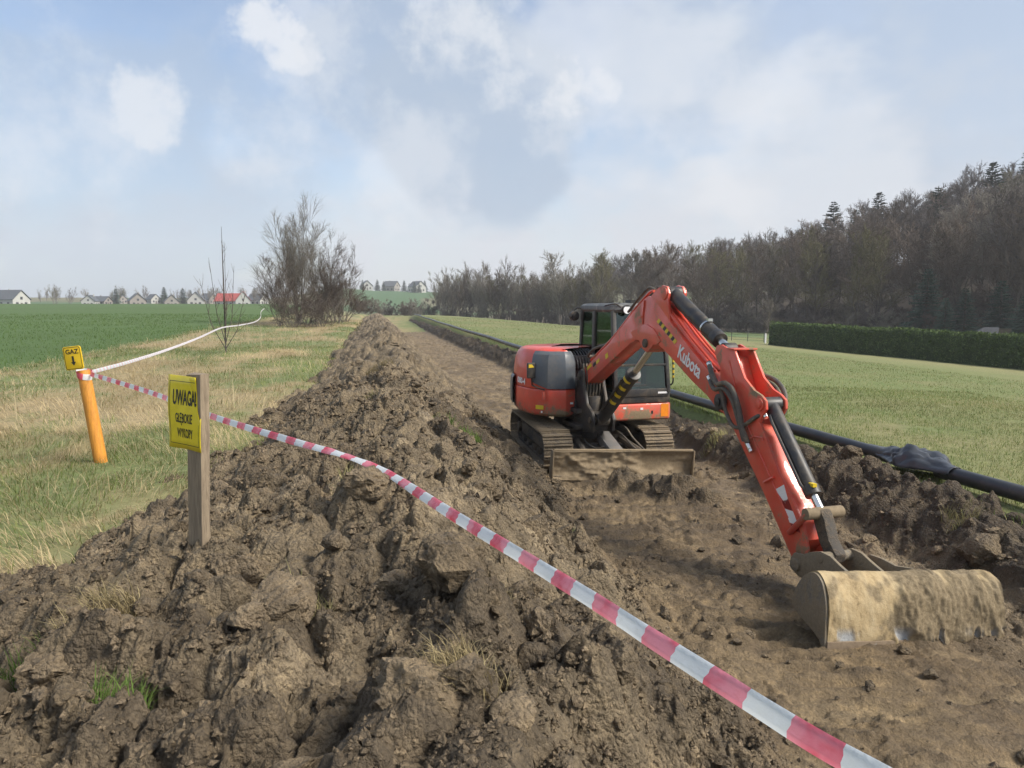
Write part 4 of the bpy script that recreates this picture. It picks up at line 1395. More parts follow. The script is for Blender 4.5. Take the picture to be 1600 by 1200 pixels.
    k1 = NB.noise(mpb.outputs[0], 6, 5, .62); k2 = NB.noise(tcb, 34, 5, .7)
    wet = NB.n('ShaderNodeAttribute', attribute_name='wet').outputs['Fac']
    cb_ = NB.ramp(NB.math('ADD', NB.math('MULTIPLY', k1, .7), NB.math('MULTIPLY', k2, .3)), [(.32, (.17, .125, .072)), (.46, (.36, .275, .155)), (.62, (.42, .335, .205)), (.75, (.50, .43, .33))])
    cb_ = NB.mix(NB.math('MULTIPLY', wet, .80), cb_, NB.ramp(k2, [(.35, (.070, .055, .038)), (.65, (.20, .16, .105))]))
    bare = NB.n('ShaderNodeAttribute', attribute_name='bare').outputs['Fac']
    cb_ = NB.mix(bare, cb_, NB.ramp(k2, [(.3, (.26, .27, .28)), (.7, (.42, .43, .43))]))
    NB.l(cb_, pb.inputs['Base Color']); pb.inputs['Roughness'].default_value = .9; pb.inputs['Specular IOR Level'].default_value = .15
    bump(NB, pb, NB.math('ADD', NB.math('MULTIPLY', k1, .4), NB.math('MULTIPLY', k2, .7)), .55, .016)
    BUCKD = dirty('scuffed_bucket_steel', (.105, .102, .092), .55, mud=(.19, .155, .105), amount=.75, scale=5, mudbump=.4)
    m = MB(TILT); m.add(o_pts + i_pts, fs)
    bkt = m.build('bucket', BUCK, root, sharp=60)
    wa = bkt.data.attributes.new('wet', 'FLOAT', 'POINT')
    wv_ = np.concatenate([np.array(tone_rows).ravel()] * 2).astype(np.float32); wa.data.foreach_set('value', wv_)
    wa = bkt.data.attributes.new('bare', 'FLOAT', 'POINT'); wa.data.foreach_set('value', np.concatenate([np.array(bare_rows).ravel()] * 2).astype(np.float32))
    bkt['label'] = 'wide ditching bucket crusted with pale mud'
    side = [(p[0], p[2]) for p in sp] + [(7.10, .07), (7.02, .10), (6.92, .125), (6.83, .145), (6.77, .165)]
    for v in (v0, v1):
        s = -1 if v < 0 else 1
        e = MB(TILT); e.prism(side, v + s * .0015, v + s * .022); e.build('side_plate', BUCKD, bkt, bevel=.005)
    e = MB(TILT); e.prism([(7.145, -.03), (7.185, -.03), (7.182, .085), (7.160, .085)], v0 - .005, v1 + .005); e.build('cutting_edge', dirty('worn_edge_steel', (.30, .30, .29), .4, mud=(.20, .15, .10), amount=.85, scale=3.2), bkt, bevel=.004)
    for v in (VB - .15, VB + .15, .06):
        e = MB()
        pl = [(6.10, .20), (6.08, .29), (6.13, .355), (6.24, .375), (6.34, .43), (6.46, .475), (6.58, .475), (6.68, .44), (6.82, .40), (6.90, .42), (6.86, .30), (6.72, .24), (6.40, .17), (6.2, .165)]
        if v > 0: pl = [(6.40, .33), (6.50, .42), (6.62, .43), (6.78, .42), (6.95, .46), (6.90, .30), (6.72, .24), (6.5, .26)]
        e.prism(pl, v - .014, v + .014); e.build('ear', BUCKD, bkt, bevel=.006)
    e = MB(); e.cyl((6.165, VB - .19, .26), (6.165, VB + .19, .26), .055, 18); e.cyl((6.46, VB - .17, .42), (6.46, VB + .17, .42), .045, 16); e.build('pin', BUCKD, bkt, bevel=.008)
    return root


EXC = build_excavator()


# ------------------------------------------------------------------ site furniture: posts, signs, tape, pipes
def gz(x, y):
    """ground level including the heap"""
    x = np.atleast_1d(np.asarray(x, float)); y = np.atleast_1d(np.asarray(y, float))
    b = base_z(x, y); w = works_z(x, y)[0]
    inside = (x > -1.5) & (x < 5.9) & (y < 110)
    return np.where(inside, w, np.maximum(b, np.where((x > -4) & (x < 7.0) & (y < 110), w, -9)))


def wood_mat(name, col, dark, scale=1.0, rough=.8):
    m, N, b = mat_new(name)
    tc = N.n('ShaderNodeTexCoord').outputs['Object']
    mp = N.n('ShaderNodeMapping'); N.l(tc, mp.inputs[0]); mp.inputs['Scale'].default_value = (9 * scale, 9 * scale, .8 * scale)
    n = N.noise(mp.outputs[0], 6, 7, .65, 1.2); n2 = N.noise(tc, 3, 4, .6)
    c = N.ramp(n, [(.28, dark), (.6, col), (.8, tuple(min(1, q * 1.25) for q in col))])
    c = N.mix(N.smooth(n2, .45, .75), c, N.mix(1.0, c, (.72, .72, .70), 'MULTIPLY'))
    N.l(c, b.inputs['Base Color']); b.inputs['Roughness'].default_value = rough
    bump(N, b, n, .5, .006)
    return m


def build_posts():
    # leaning orange gas marker
    bx, by = -3.53, 10.15
    bz = float(gz(bx, by)[0])
    root = empty('gas_marker_post', (bx, by, bz), 0, 'leaning orange round post with small yellow gas plate in the grass', 'marker post')
    ORG = wood_mat('orange_painted_timber', (.62, .27, .035), (.42, .16, .02), 1.0, .6)
    lean = Vector((-.15, .03, 1.21)); tp = lean
    m = MB(); N_ = 20; rings = []
    pts = [Vector((0, 0, -.25))] + [lean * t for t in (0, .25, .5, .75, 1.0)]
    m.tube(pts, [.080, .080, .079, .078, .077, .076], 20)
    post = m.build('post', ORG, root, bevel=.006, sharp=45)
    # plate
    X = Vector((math.cos(R(-16)), math.sin(R(-16)), -.03)).normalized(); Zv = Vector((-.11, .02, 1)).normalized(); Y = Zv.cross(X).normalized(); X = Y.cross(Zv)
    org = lean + Vector((-.075, -.095, .165))
    M = Matrix((X, Y, Zv)).transposed().to_4x4(); M.translation = org
    def plate(name, poly, y0, y1, mat, bev=.0):
        mm = MB(M); mm.prism(poly, y0, y1); return mm.build(name, mat, root, bevel=bev)
    YP = simple('yellow_plastic', (.72, .47, .01), .4, 0, .05)
    def rr(w, h, r, n=5):
        out = []
        for cx, cz, a0 in ((w / 2 - r, h / 2 - r, 0), (-w / 2 + r, h / 2 - r, 90), (-w / 2 + r, -h / 2 + r, 180), (w / 2 - r, -h / 2 + r, 270)):
            for k in range(n):
                a = R(a0 + 90 * k / (n - 1)); out.append((cx + r * math.cos(a), cz + r * math.sin(a)))
        return out
    plate('gas_plate', rr(.245, .30, .03), -.006, .006, YP, .002)
    bo = MB(M)
    o_, i_ = rr(.225, .28, .026), rr(.213, .268, .022); n = len(o_)
    bo.add([(p[0], -.0085, p[1]) for p in o_] + [(p[0], -.0085, p[1]) for p in i_], [(k, (k + 1) % n, n + (k + 1) % n, n + k) for k in range(n)])
    bo.build('border', INK, root, smooth=False)
    t = text_mesh('GAZ', .082, .0016, .0006, 1.05, align='CENTER')
    place_text('lettering', t, INK, root, M @ Vector((0, -.0085, .055)), X, Zv)
    ar = MB(M); ar.prism([(-.013, .025), (.013, .025), (.013, -.050), (.032, -.050), (0, -.095), (-.032, -.050), (-.013, -.050)], -.0095, -.0065); ar.build('arrow', INK, root, smooth=False)
    # timber warning sign on the heap
    sx, sy = -1.03, 4.42
    sz = float(gz(sx, sy)[0])
    r2 = empty('warning_sign', (sx, sy, sz), 0, 'grey timber stake with yellow UWAGA warning sheet standing in the heap', 'sign')
    ang = R(-47)                                              # board plane direction
    X = Vector((math.cos(ang), math.sin(ang), 0)); Y = Vector((-math.sin(ang), math.cos(ang), 0))
    lean = Vector((.03, 0, 1)).normalized()
    M = Matrix((X, Y, lean)).transposed().to_4x4()
    OLD = wood_mat('weathered_timber', (.26, .205, .14), (.12, .09, .062), 1.0, .85)
    top = 1.085 + (1.02 - sz)
    mm = MB(M)
    rw = random.Random(2)
    pr = [(-.078, -.026), (.072, -.028), (.079, .024), (-.074, .027)]
    lv = [-.4, 0, .2, .45, .7, .9, top]
    vs = []
    for k, z in enumerate(lv):
        for (a, b) in pr:
            vs.append((a + rw.uniform(-.003, .003), b + rw.uniform(-.002, .002), z + (rw.uniform(-.012, .012) if k == len(lv) - 1 else 0)))
    mm.add(vs, [(k * 4 + i, k * 4 + (i + 1) % 4, k * 4 + 4 + (i + 1) % 4, k * 4 + 4 + i) for k in range(len(lv) - 1) for i in range(4)] + [(3, 2, 1, 0), tuple(4 * (len(lv) - 1) + i for i in range(4))])
    mm.build('stake', OLD, r2, bevel=.004)
    YS, N, b = mat_new('yellow_sheet')
    tc = N.n('ShaderNodeTexCoord').outputs['Object']
    n = N.noise(tc, 14, 5, .6)
    N.l(N.ramp(n, [(.3, (.66, .52, .006)), (.7, (.76, .62, .012))]), b.inputs['Base Color']); b.inputs['Roughness'].default_value = .35
    bump(N, b, N.noise(tc, 9, 3, .5), .15, .01)
    # sheet: torn along its upper right edge, a little curled
    ox, oz = -.005, top - .225                                # centre of the right hand edge region
    W, Hh = .335, .435
    poly = [(-W + .085, Hh / 2), (-.03, Hh / 2 - .002), (.045, Hh / 2 - .004), (.046, .05), (.050, .0), (.058, -.015), (.064, -.045), (.072, -.03), (.085, -.02), (.085, -Hh / 2), (-.05, -Hh / 2 + .004), (-W + .085, -Hh / 2)]
    def curl(x):
        return -.030 - .05 * max(0, -x - .05) ** 1.6
    # grid the sheet so that it can curl
    bm = bmesh.new()
    vsb = [bm.verts.new((p[0], 0, p[1])) for p in poly]
    bm.faces.new(vsb)
    bmesh.ops.triangulate(bm, faces=bm.faces)
    for _ in range(3): bmesh.ops.subdivide_edges(bm, edges=bm.edges, cuts=1, use_grid_fill=True)
    me = bpy.data.meshes.new('sheet')
    for v in bm.verts:
        v.co.y = curl(v.co.x) + .004 * math.sin(v.co.z * 18 + v.co.x * 9); 
    g = bmesh.ops.extrude_face_region(bm, geom=list(bm.faces))
    for q in g['geom']:
        if isinstance(q, bmesh.types.BMVert): q.co.y -= .0025
    bmesh.ops.recalc_face_normals(bm, faces=bm.faces)
    for v in bm.verts: v.co = M @ Vector((v.co.x + ox, v.co.y, v.co.z + oz))
    bm.to_mesh(me); bm.free()
    for p in me.polygons: p.use_smooth = True
    sh = link('yellow_sheet', me, r2, YS)
    def bent(me_, x0, z0):
        for v in me_.vertices:
            x = v.co.x + x0; z = v.co.y + z0
            v.co = M @ Vector((x + ox, curl(x) + .004 * math.sin(z * 18 + x * 9) - .0040 - v.co.z * .2, z + oz))
        return me_
    cxs = -W / 2 + .085
    for tx, size, sxx, x0, z0 in (('UWAGA', .120, .50, cxs - .118, .048), ('!', .120, .7, cxs + .105, .048), ('GŁĘBOKIE', .076, .50, cxs - .090, -.058), ('WYKOPY', .076, .52, cxs - .078, -.146)):
        me_ = text_mesh(tx, size, .0036 if size > .1 else .0016, .0003, sxx)
        bm = bmesh.new(); bm.from_mesh(me_); bmesh.ops.triangulate(bm, faces=bm.faces); bm.to_mesh(me_); bm.free()
        link('lettering', bent(me_, x0, z0), r2, INK)
    for z0 in (Hh / 2 - .035, -Hh / 2 + .030):
        mm = MB(); K = 14; xs_ = np.linspace(-W + .085 + .016, .085 - .016 if z0 < 0 else .040, K)
        vs = []
        for x in xs_:
            for dz in (-.0016, .0016): vs.append(tuple(M @ Vector((x + ox, curl(x) + .004 * math.sin(z0 * 18 + x * 9) - .0042, z0 + dz + oz))))
        mm.add(vs, [(2 * k, 2 * k + 2, 2 * k + 3, 2 * k + 1) for k in range(K - 1)]); mm.build('border', INK, r2, smooth=False)
    for x0 in (-W + .085 + .016, .085 - .016):
        mm = MB(); K = 12; zs_ = np.linspace(-Hh / 2 + .03, Hh / 2 - .035 if x0 < 0 else -.06, K); vs = []
        for z in zs_:
            for dx in (-.0014, .0014): vs.append(tuple(M @ Vector((x0 + dx + ox, curl(x0) + .004 * math.sin(z * 18 + x0 * 9) - .0042, z + oz))))
        mm.add(vs, [(2 * k, 2 * k + 1, 2 * k + 3, 2 * k + 2) for k in range(K - 1)]); mm.build('border', INK, r2, smooth=False)
    return (bx, by, bz), r2


POST, SIGN = build_posts()


def tape_mat(period, duty=.5, pale=0.0):
    m = bpy.data.materials.new('barrier_tape_film'); m.use_nodes = True
    N = NT(m.node_tree); out = N.n('ShaderNodeOutputMaterial')
    a = N.n('ShaderNodeAttribute', attribute_name='along')
    f = N.math('FRACT', N.math('DIVIDE', a.outputs['Fac'], period))
    red = N.math('MULTIPLY', N.math('LESS_THAN', f, duty), 1 - pale)
    tcn = N.noise(N.n('ShaderNodeNewGeometry').outputs['Position'], 8, 3, .5)
    white = N.mix(tcn, (.70, .76, .82), (.82, .86, .88))
    redc = N.mix(N.smooth(tcn, .35, .65), (.72, .085, .14), (.84, .30, .38))
    c = N.mix(red, white, redc)
    d = N.n('ShaderNodeBsdfPrincipled'); N.l(c, d.inputs['Base Color']); d.inputs['Roughness'].default_value = .28
    bump(N, d, N.noise(N.n('ShaderNodeNewGeometry').outputs['Position'], 26, 3, .6), .55, .012)
    t = N.n('ShaderNodeBsdfTranslucent'); N.l(c, t.inputs[0])
    mx = N.n('ShaderNodeMixShader'); mx.inputs[0].default_value = .38
    N.l(d.outputs[0], mx.inputs[1]); N.l(t.outputs[0], mx.inputs[2]); N.l(mx.outputs[0], out.inputs[0])
    return m


TAPE = tape_mat(.285)


def ribbon(name, pts, width, twist, fold, mat, n=14, phase=0.0):
    """tape along pts; twist: list of (t, angle) turning the tape about its run; fold: crease depth"""
    P = np.array(spline(pts, n)); L = np.concatenate([[0], np.cumsum(np.linalg.norm(np.diff(P, axis=0), axis=1))])
    T = np.gradient(P, axis=0); T /= np.linalg.norm(T, axis=1)[:, None]
    tt = L / L[-1]
    ang = np.interp(tt, [q[0] for q in twist], [q[1] for q in twist])
    up = np.array([0, 0, 1.]); V, A = [], []
    for p, t, a, l in zip(P, T, ang, L):
        u = up - t * (up @ t); u /= np.linalg.norm(u); s = np.cross(t, u)
        w = u * math.cos(a) + s * math.sin(a); nn = np.cross(t, w)
        wob = .006 * math.sin(l * 9) + .004 * math.sin(l * 23 + 1)
        for k, (q, f) in enumerate(((-.5, 0), (-.22, .7), (.05, .25), (.28, .6), (.5, 0))):
            V.append(p + w * q * width + nn * (f * fold + wob * q)); A.append(l + phase + .012 * math.sin(l * 5) * q)
    m = len(P)
    F = [(i * 5 + k, i * 5 + k + 1, (i + 1) * 5 + k + 1, (i + 1) * 5 + k) for i in range(m - 1) for k in range(4)]
    me = np_mesh(name, V, F)
    at_ = me.attributes.new('along', 'FLOAT', 'POINT'); at_.data.foreach_set('value', np.array(A, dtype=np.float32))
    return link(name, me, None, mat)


def build_tapes():
    px, py, pz = POST
    knot = np.array([px - .145 + .09, py, pz + 1.16])
    pts = [knot, at(240, 615, 8.0), at(330, 650, 6.75), at(450, 687, 5.75), at(545, 714, 5.1), at(606, 740, 4.7), at(660, 774, 4.1), at(715, 809, 3.59), at(795, 857, 3.05), at(847, 889, 2.77),
           at(930, 940, 2.42), at(1010, 992, 2.16), at(1120, 1062, 1.88), at(1260, 1150, 1.61), at(1372, 1213, 1.45), at(1560, 1320, 1.24)]
    t = ribbon('barrier_tape', pts, .056, [(0, -.2), (.35, -.3), (.50, -.5), (.57, -1.2), (.63, -1.1), (.70, -.75), (.80, -.5), (1, -.45)], .012, TAPE, 14)
    tag(t, 'red and white barrier tape strung low across the soil heap', 'tape')
    pts = [knot + np.array([-.02, .1, .02]), at(200, 566, 11.2), at(260, 547, 14.3), at(310, 528, 18.5), at(347, 512, 24.8), at(375, 508, 29), at(398, 503, 35), at(407, 496, 40), at(408, 487, 44), at(413, 482, 48)]
    t = ribbon('barrier_tape', pts, .050, [(0, -.2), (.2, -.7), (.5, -.6), (1, -.3)], .012, tape_mat(.16, .45, .65), 10)
    tag(t, 'pale barrier tape running along the field edge past a sapling', 'tape')
    # windings on the post
    m = []
    for k in range(60):
        a = k / 59 * 2 * math.pi * 1.6; m.append((px - .142 + .086 * math.cos(a), py + .03 + .086 * math.sin(a), pz + 1.155 + .035 * math.sin(a * .8)))
    t = ribbon('barrier_tape', m, .075, [(0, 0), (1, 0.1)], .003, TAPE, 2)
    tag(t, 'red and white tape wound round the orange post', 'tape')


build_tapes()


def build_pipes():
    PIPE = dirty('black_polyethylene', (.022, .024, .028), .33, mud=(.16, .125, .085), amount=.06, scale=3, mudbump=.05)
    r = .088
    def run(y0, y1, xf, step):
        ys = np.arange(y0, y1, step); xs = xf(ys)
        z = np.maximum(base_z(xs, ys), np.maximum(works_z(xs, ys, False)[0], works_z(xs - .12, ys, False)[0] - .06))
        z = np.convolve(np.pad(z, 6, mode='edge'), np.ones(13) / 13, 'valid') + r * 1.05 + .05
        return list(zip(xs, ys, z))
    m = MB(); m.tube(run(8.05, 104, lambda y: I(y, [8, 10, 14, 30, 104], [6.50, 6.45, 6.35, 6.15, 5.9]) + .05 * np.sin(y * .35), .5), r, 18)
    o = m.build('gas_pipe', PIPE, None, sharp=60)
    tag(o, 'long black plastic pipe laid along the field edge behind the excavator', 'pipe')
    m = MB(); P2 = run(1.0, 7.45, lambda y: I(y, [0, 7.5], [6.75, 6.55]), .3); m.tube(P2, r, 18)
    o = m.build('gas_pipe', PIPE, None, sharp=60)
    tag(o, 'black plastic pipe entering at the right edge of the photo', 'pipe')
    # crumpled film over the pipe ends
    FILM = simple('black_film', (.045, .050, .060), .30, 0, .2, 5, .3, 12, .01)
    ny, na = 46, 22
    V = []
    yy = np.linspace(8.5, 7.05, ny); aa = np.linspace(-1.5, 1.75, na)
    zc = P2[-1][2]
    for i, y in enumerate(yy):
        t = i / (ny - 1)
        xc = 6.53 + .02 * t
        mid = math.exp(-((t - .55) / .26) ** 2)
        for j, a in enumerate(aa):
            n = float(fbm(np.array(t * 7 + 3), np.array(a * 1.7), 951)); n2 = float(fbm(np.array(t * 19), np.array(a * 4.0), 955))
            rad = r * 1.06 + mid * (.30 * max(0, n - .32) + .07 * n2) + .03 * n2 * mid
            if a > 1.0: rad += mid * .35 * (a - 1.0)
            z = zc + rad * math.cos(a) - mid * .035
            V.append((xc + rad * math.sin(a), y, z + mid * .10 * math.exp(-((a - 1.1) / .35) ** 2)))
    F = [(i * na + j, i * na + j + 1, (i + 1) * na + j + 1, (i + 1) * na + j) for i in range(ny - 1) for j in range(na - 1)]
    me = np_mesh('plastic_film', V, F)
    o = link('plastic_film', me, None, FILM)
    sd = o.modifiers.new('thickness', 'SOLIDIFY'); sd.thickness = .004
    tag(o, 'crumpled black film wrapped over the gap between pipe ends', 'plastic film')


build_pipes()


# ------------------------------------------------------------------ grass
def blades_mesh(name, x, y, z, h, w, lean, az, rgb, r, seg=2):
    """bent tapering blades; lean in radians from vertical at the tip"""
    n = len(x)
    ca, sa = np.cos(az), np.sin(az)
    D = np.stack([ca, sa], -1); S = np.stack([-sa, ca], -1)
    mid_l = lean * .55
    p1 = np.stack([D[:, 0] * np.sin(mid_l) * h * .5, D[:, 1] * np.sin(mid_l) * h * .5, np.cos(mid_l) * h * .5], -1)
    p2 = p1 + np.stack([D[:, 0] * np.sin(lean) * h * .5, D[:, 1] * np.sin(lean) * h * .5, np.cos(lean) * h * .5], -1)
    B = np.stack([x, y, z], -1)
    s3 = np.concatenate([S, np.zeros((n, 1))], 1) * w[:, None] * .5
    if seg == 1:
        V = np.stack([B - s3, B + s3, B + p2], 1); F = np.array([[0, 1, 2]])
    else:
        V = np.stack([B - s3, B + s3, B + p1 + s3 * .8, B + p1 - s3 * .8, B + p2], 1); F = np.array([[0, 1, 2], [0, 2, 3], [3, 2, 4]])
    k = V.shape[1]
    FF = (F[None] + (np.arange(n) * k)[:, None, None]).reshape(-1, 3)
    me = np_mesh(name, V.reshape(-1, 3), FF)
    color_attr(me, 'tint', np.repeat(rgb, k, 0))
    return me


def grass_mat(name):
    m = bpy.data.materials.new(name); m.use_nodes = True
    N = NT(m.node_tree); out = N.n('ShaderNodeOutputMaterial')
    a = N.n('ShaderNodeAttribute', attribute_name='tint')
    d = N.n('ShaderNodeBsdfDiffuse'); N.l(a.outputs[0], d.inputs[0])
    t = N.n('ShaderNodeBsdfTranslucent'); N.l(a.outputs[0], t.inputs[0])
    mx = N.n('ShaderNodeMixShader'); mx.inputs[0].default_value = .3
    N.l(d.outputs[0], mx.inputs[1]); N.l(t.outputs[0], mx.inputs[2]); N.l(mx.outputs[0], out.inputs[0])
    return m


GRASS = grass_mat('grass_blades')


def build_grass():
    r = np.random.default_rng(23)
    parts = []
    def clump_noise(x, y): return fbm(x * 3.1, y * 3.1, 241)
    # verge
    for (n, y0, y1, x0, x1, sc) in ((60000, 2.6, 13, -10.5, -1.2, 1.0), (30000, 13, 34, -10.7, -.9, 1.5), (14000, 34, 75, -10.7, -.9, 2.4)):
        y = r.uniform(y0, y1, n); x = r.uniform(x0, x1, n)
        keep = np.ones(n, bool)
        w_ = works_z(x, y, False)[0]; b = base_z(x, y) + (.10 * (fbm(x * 1.4, y * 1.4, 301) - .5))
        keep &= ~((w_ > b - .02) & (x > -4))
        keep &= clump_noise(x, y) > .33
        x, y, b = x[keep], y[keep], b[keep]; n_ = len(x)
        g = verge_mix(x, y)
        dry = r.random(n_) > g * (.55 if sc == 1.0 else .74) + .04
        cl = clump_noise(x, y)
        h = np.where(dry, r.uniform(.14, .42, n_), r.uniform(.07, .20, n_)) * (.7 + .9 * (cl - .3)) * (1 if sc == 1 else 1.05)
        lean = np.where(dry, r.uniform(1.1, 1.66, n_), r.uniform(.4, 1.3, n_))
        swirl = 6.28 * fbm(x * .45, y * .45, 251) * 1.5
        az = swirl + r.normal(0, 1.0, n_)
        wd = np.where(dry, .0045, .006) * sc * r.uniform(.7, 1.4, n_)
        straw = np.array([.56, .46, .28]); straw2 = np.array([.42, .33, .19]); gr = np.array([.13, .20, .05]); gr2 = np.array([.22, .24, .085])
        t = r.random((n_, 1))
        rgb = np.where(dry[:, None], straw * t + straw2 * (1 - t), gr * t + gr2 * (1 - t)) * r.uniform(.75, 1.2, (n_, 1))
        parts.append(blades_mesh('g', x, y, b - .01, h, wd, lean, az, rgb, r))
    for me, lab, nm in ((parts[0], 'tangled straw and green grass on the near verge', 'verge_grass'), (parts[1], 'straw-coloured grass on the verge beyond the orange post', 'verge_grass'), (parts[2], 'rough grass on the far verge beside the bare shrubs', 'verge_grass')):
        tag(link(nm, me, None, GRASS), lab, 'grass', kind='stuff')
    # tall pale stalks standing about
    n = 260; x = r.uniform(-10.5, -2.2, n); y = r.uniform(12, 60, n)
    k = fbm(x * .5, y * .3, 261) > .5; x, y = x[k], y[k]; n = len(x)
    me = blades_mesh('g', x, y, base_z(x, y), r.uniform(.6, 1.1, n), np.full(n, .012), r.uniform(.1, .5, n), r.uniform(0, 6.28, n), np.tile([.50, .42, .27], (n, 1)) * r.uniform(.8, 1.15, (n, 1)), r)
    tag(link('dry_stalks', me, None, GRASS), 'thin dry stalks standing above the rough verge', 'grass', kind='stuff')
    # meadow
    Ms = []
    for (n, y0, y1, x0, x1, sc) in ((90000, 4.0, 17, 6.0, 16, 1.0), (60000, 12, 40, 6.0, 30, 1.9), (22000, 40, 95, 6.0, 34, 3.6)):
        y = r.uniform(y0, y1, n); x = r.uniform(x0, x1, n)
        k = fbm(x * 1.9, y * 1.9, 271) > .30
        if sc < 1.5: k &= ~((x < 6.45 + .5 * (fbm(x * 2, y * 2, 275) - .5)) & (r.random(n) < .7))
        k &= works_z(x, y, False)[0] < base_z(x, y) + .05
        x, y = x[k], y[k]; n_ = len(x)
        near_edge = 1 - sst(6.3, 8.0, x)
        h = r.uniform(.035, .085, n_) * (1 + .9 * near_edge) * (1 if sc < 2 else 1.25); lean = r.uniform(.2, 1.25, n_)
        big = fbm(x * .22, y * .22, 281); dry = r.random(n_) < .36 + .5 * (big - .5) - .25 * near_edge
        t = r.random((n_, 1))
        rgb = np.where(dry[:, None], np.array([.38, .34, .18]) * t + np.array([.27, .25, .12]) * (1 - t), np.array([.11, .165, .045]) * t + np.array([.155, .185, .065]) * (1 - t)) * r.uniform(.8, 1.2, (n_, 1))
        rgb = rgb * (.62 + .76 * fbm(x * .55, y * .33, 285))[:, None]
        Ms.append(blades_mesh('g', x, y, base_z(x, y) - .006, h, .007 * sc * r.uniform(.7, 1.3, n_), lean, r.uniform(0, 6.28, n_), rgb, r, 1))
    for me, lab in zip(Ms, ('short yellowish-green grass of the meadow right beside the pipe', 'short grass across the middle of the meadow', 'short grass of the meadow towards the hedge and wood')):
        tag(link('meadow_grass', me, None, GRASS), lab, 'grass', kind='stuff')
    # young crop, left
    n = 60000; y = 10 + 75 * r.random(n) ** 1.3; x = -10.2 - 45 * r.random(n) ** 1.2
    row = np.round(x / .13) * .13; x = row + r.normal(0, .02, n)
    k = fbm(x * .6, y * .25, 291) > .34; x, y = x[k], y[k]; n = len(x)
    t = r.random((n, 1))
    me = blades_mesh('g', x, y, base_z(x, y), r.uniform(.07, .15, n), .010 * (1 + y / 30) * r.uniform(.7, 1.3, n), r.uniform(.2, 1.1, n), r.uniform(0, 6.28, n), (np.array([.075, .135, .032]) * t + np.array([.11, .155, .045]) * (1 - t)), r, 1)
    tag(link('young_crop', me, None, GRASS), 'green young crop covering the left field', 'crop', kind='stuff')


build_grass()


def build_tufts():
    """sods and tufts torn up with the soil, each its own clump"""
    r = np.random.default_rng(31)
    green, straw, mix_ = ([.10, .17, .04], [.15, .20, .06]), ([.42, .35, .20], [.30, .24, .13]), ([.20, .21, .085], [.36, .30, .16])
    spots = [(1.08, 9.25, .32, 650, .16, green, 'green turf sod lying on the heap slope left of the blade'), (-.16, 4.80, .14, 260, .15, mix_, 'grassy sod on the lump the tape bends over'),
             (-1.30, 3.55, .20, 420, .17, straw, 'hanging straw tuft on the heap at lower left'), (.30, 2.42, .17, 380, .13, straw, 'flattened straw tuft at the bottom centre of the heap'),
             (-.32, 3.45, .12, 160, .16, mix_, 'thin grass roots hanging from the lump in the middle foreground'), (1.95, 6.6, .12, 110, .10, green, 'few green blades at the right foot of the heap'),
             (5.45, 10.8, .22, 200, .13, mix_, 'grass clump on the dark bank right of the blade'), (-.14, 10.9, .20, 260, .15, mix_, 'grass tuft on the heap crest behind the warning sign'),
             (-1.62, 3.45, .16, 260, .14, green, 'green grass patch at the far left of the foreground'), (-.97, 2.82, .10, 180, .12, green, 'small green tuft at the bottom left of the heap'),
             (.58, 3.36, .07, 70, .16, straw, 'upright straw tuft just left of the tape'), (5.75, 6.1, .18, 170, .16, mix_, 'trailing grass on the bank at right behind the bucket'), (.15, 15.0, .3, 300, .16, straw, 'pale grass patch far along the heap crest')]
    for x0, y0, rad, n, hh, (c1, c2), lab in spots:
        a = r.uniform(0, 6.28, n); q = rad * np.sqrt(r.random(n)); x = x0 + q * np.cos(a); y = y0 + q * np.sin(a) * .7
        z = gz(x, y) - .012
        az0 = r.uniform(0, 6.28); t = r.random((n, 1))
        rgb = (np.array(c1) * t + np.array(c2) * (1 - t)) * r.uniform(.75, 1.2, (n, 1))
        lean = r.uniform(.35, 1.55, n)
        me = blades_mesh('grass_tuft', x, y, z, hh * r.uniform(.5, 1.3, n), np.full(n, .0045 if y0 < 8 else .008), lean, np.where(r.random(n) < .6, az0 + r.normal(0, .5, n), r.uniform(0, 6.28, n)), rgb, r)
        tag(link('grass_tuft', me, None, GRASS), lab, 'grass tuft', 'grass tufts on the dug soil')


build_tufts()


# ------------------------------------------------------------------ trees
def bark_mat(name, col, var=.35):
    m, N, b = mat_new(name)
    g = N.n('ShaderNodeNewGeometry').outputs['Position']
    oi = N.n('ShaderNodeObjectInfo')
    n = N.noise(g, 3.0, 4, .6)
    k = N.math('MULTIPLY_ADD', oi.outputs['Random'], .5, .75)
    c = N.mix(1.0, N.ramp(n, [(.3, tuple(q * (1 - var) for q in col)), (.7, tuple(q * (1 + var) for q in col))]), N.n('ShaderNodeCombineColor').outputs[0], 'MIX') if False else N.ramp(n, [(.3, tuple(q * (1 - var) for q in col)), (.7, tuple(q * (1 + var) for q in col))])
    mul = N.n('ShaderNodeVectorMath', operation='SCALE'); N.l(c, mul.inputs[0]); N.l(k, mul.inputs['Scale'])
    N.l(mul.outputs[0], b.inputs['Base Color']); b.inputs['Roughness'].default_value = .9
    b.inputs['Specular IOR Level'].default_value = .1
    return m


BARK = bark_mat('bark_grey_brown', (.130, .115, .098))
BARKD = bark_mat('bark_dark', (.085, .074, .064))
TWIG = [bark_mat('twigs_brown', (.115, .092, .076)), bark_mat('twigs_purple_grey', (.098, .086, .083)), bark_mat('twigs_olive', (.122, .112, .062)), bark_mat('twigs_grey', (.185, .168, .142))]
NEEDLE = bark_mat('needles', (.030, .052, .034)); NEEDLE2 = bark_mat('needles_blue_green', (.055, .092, .070))


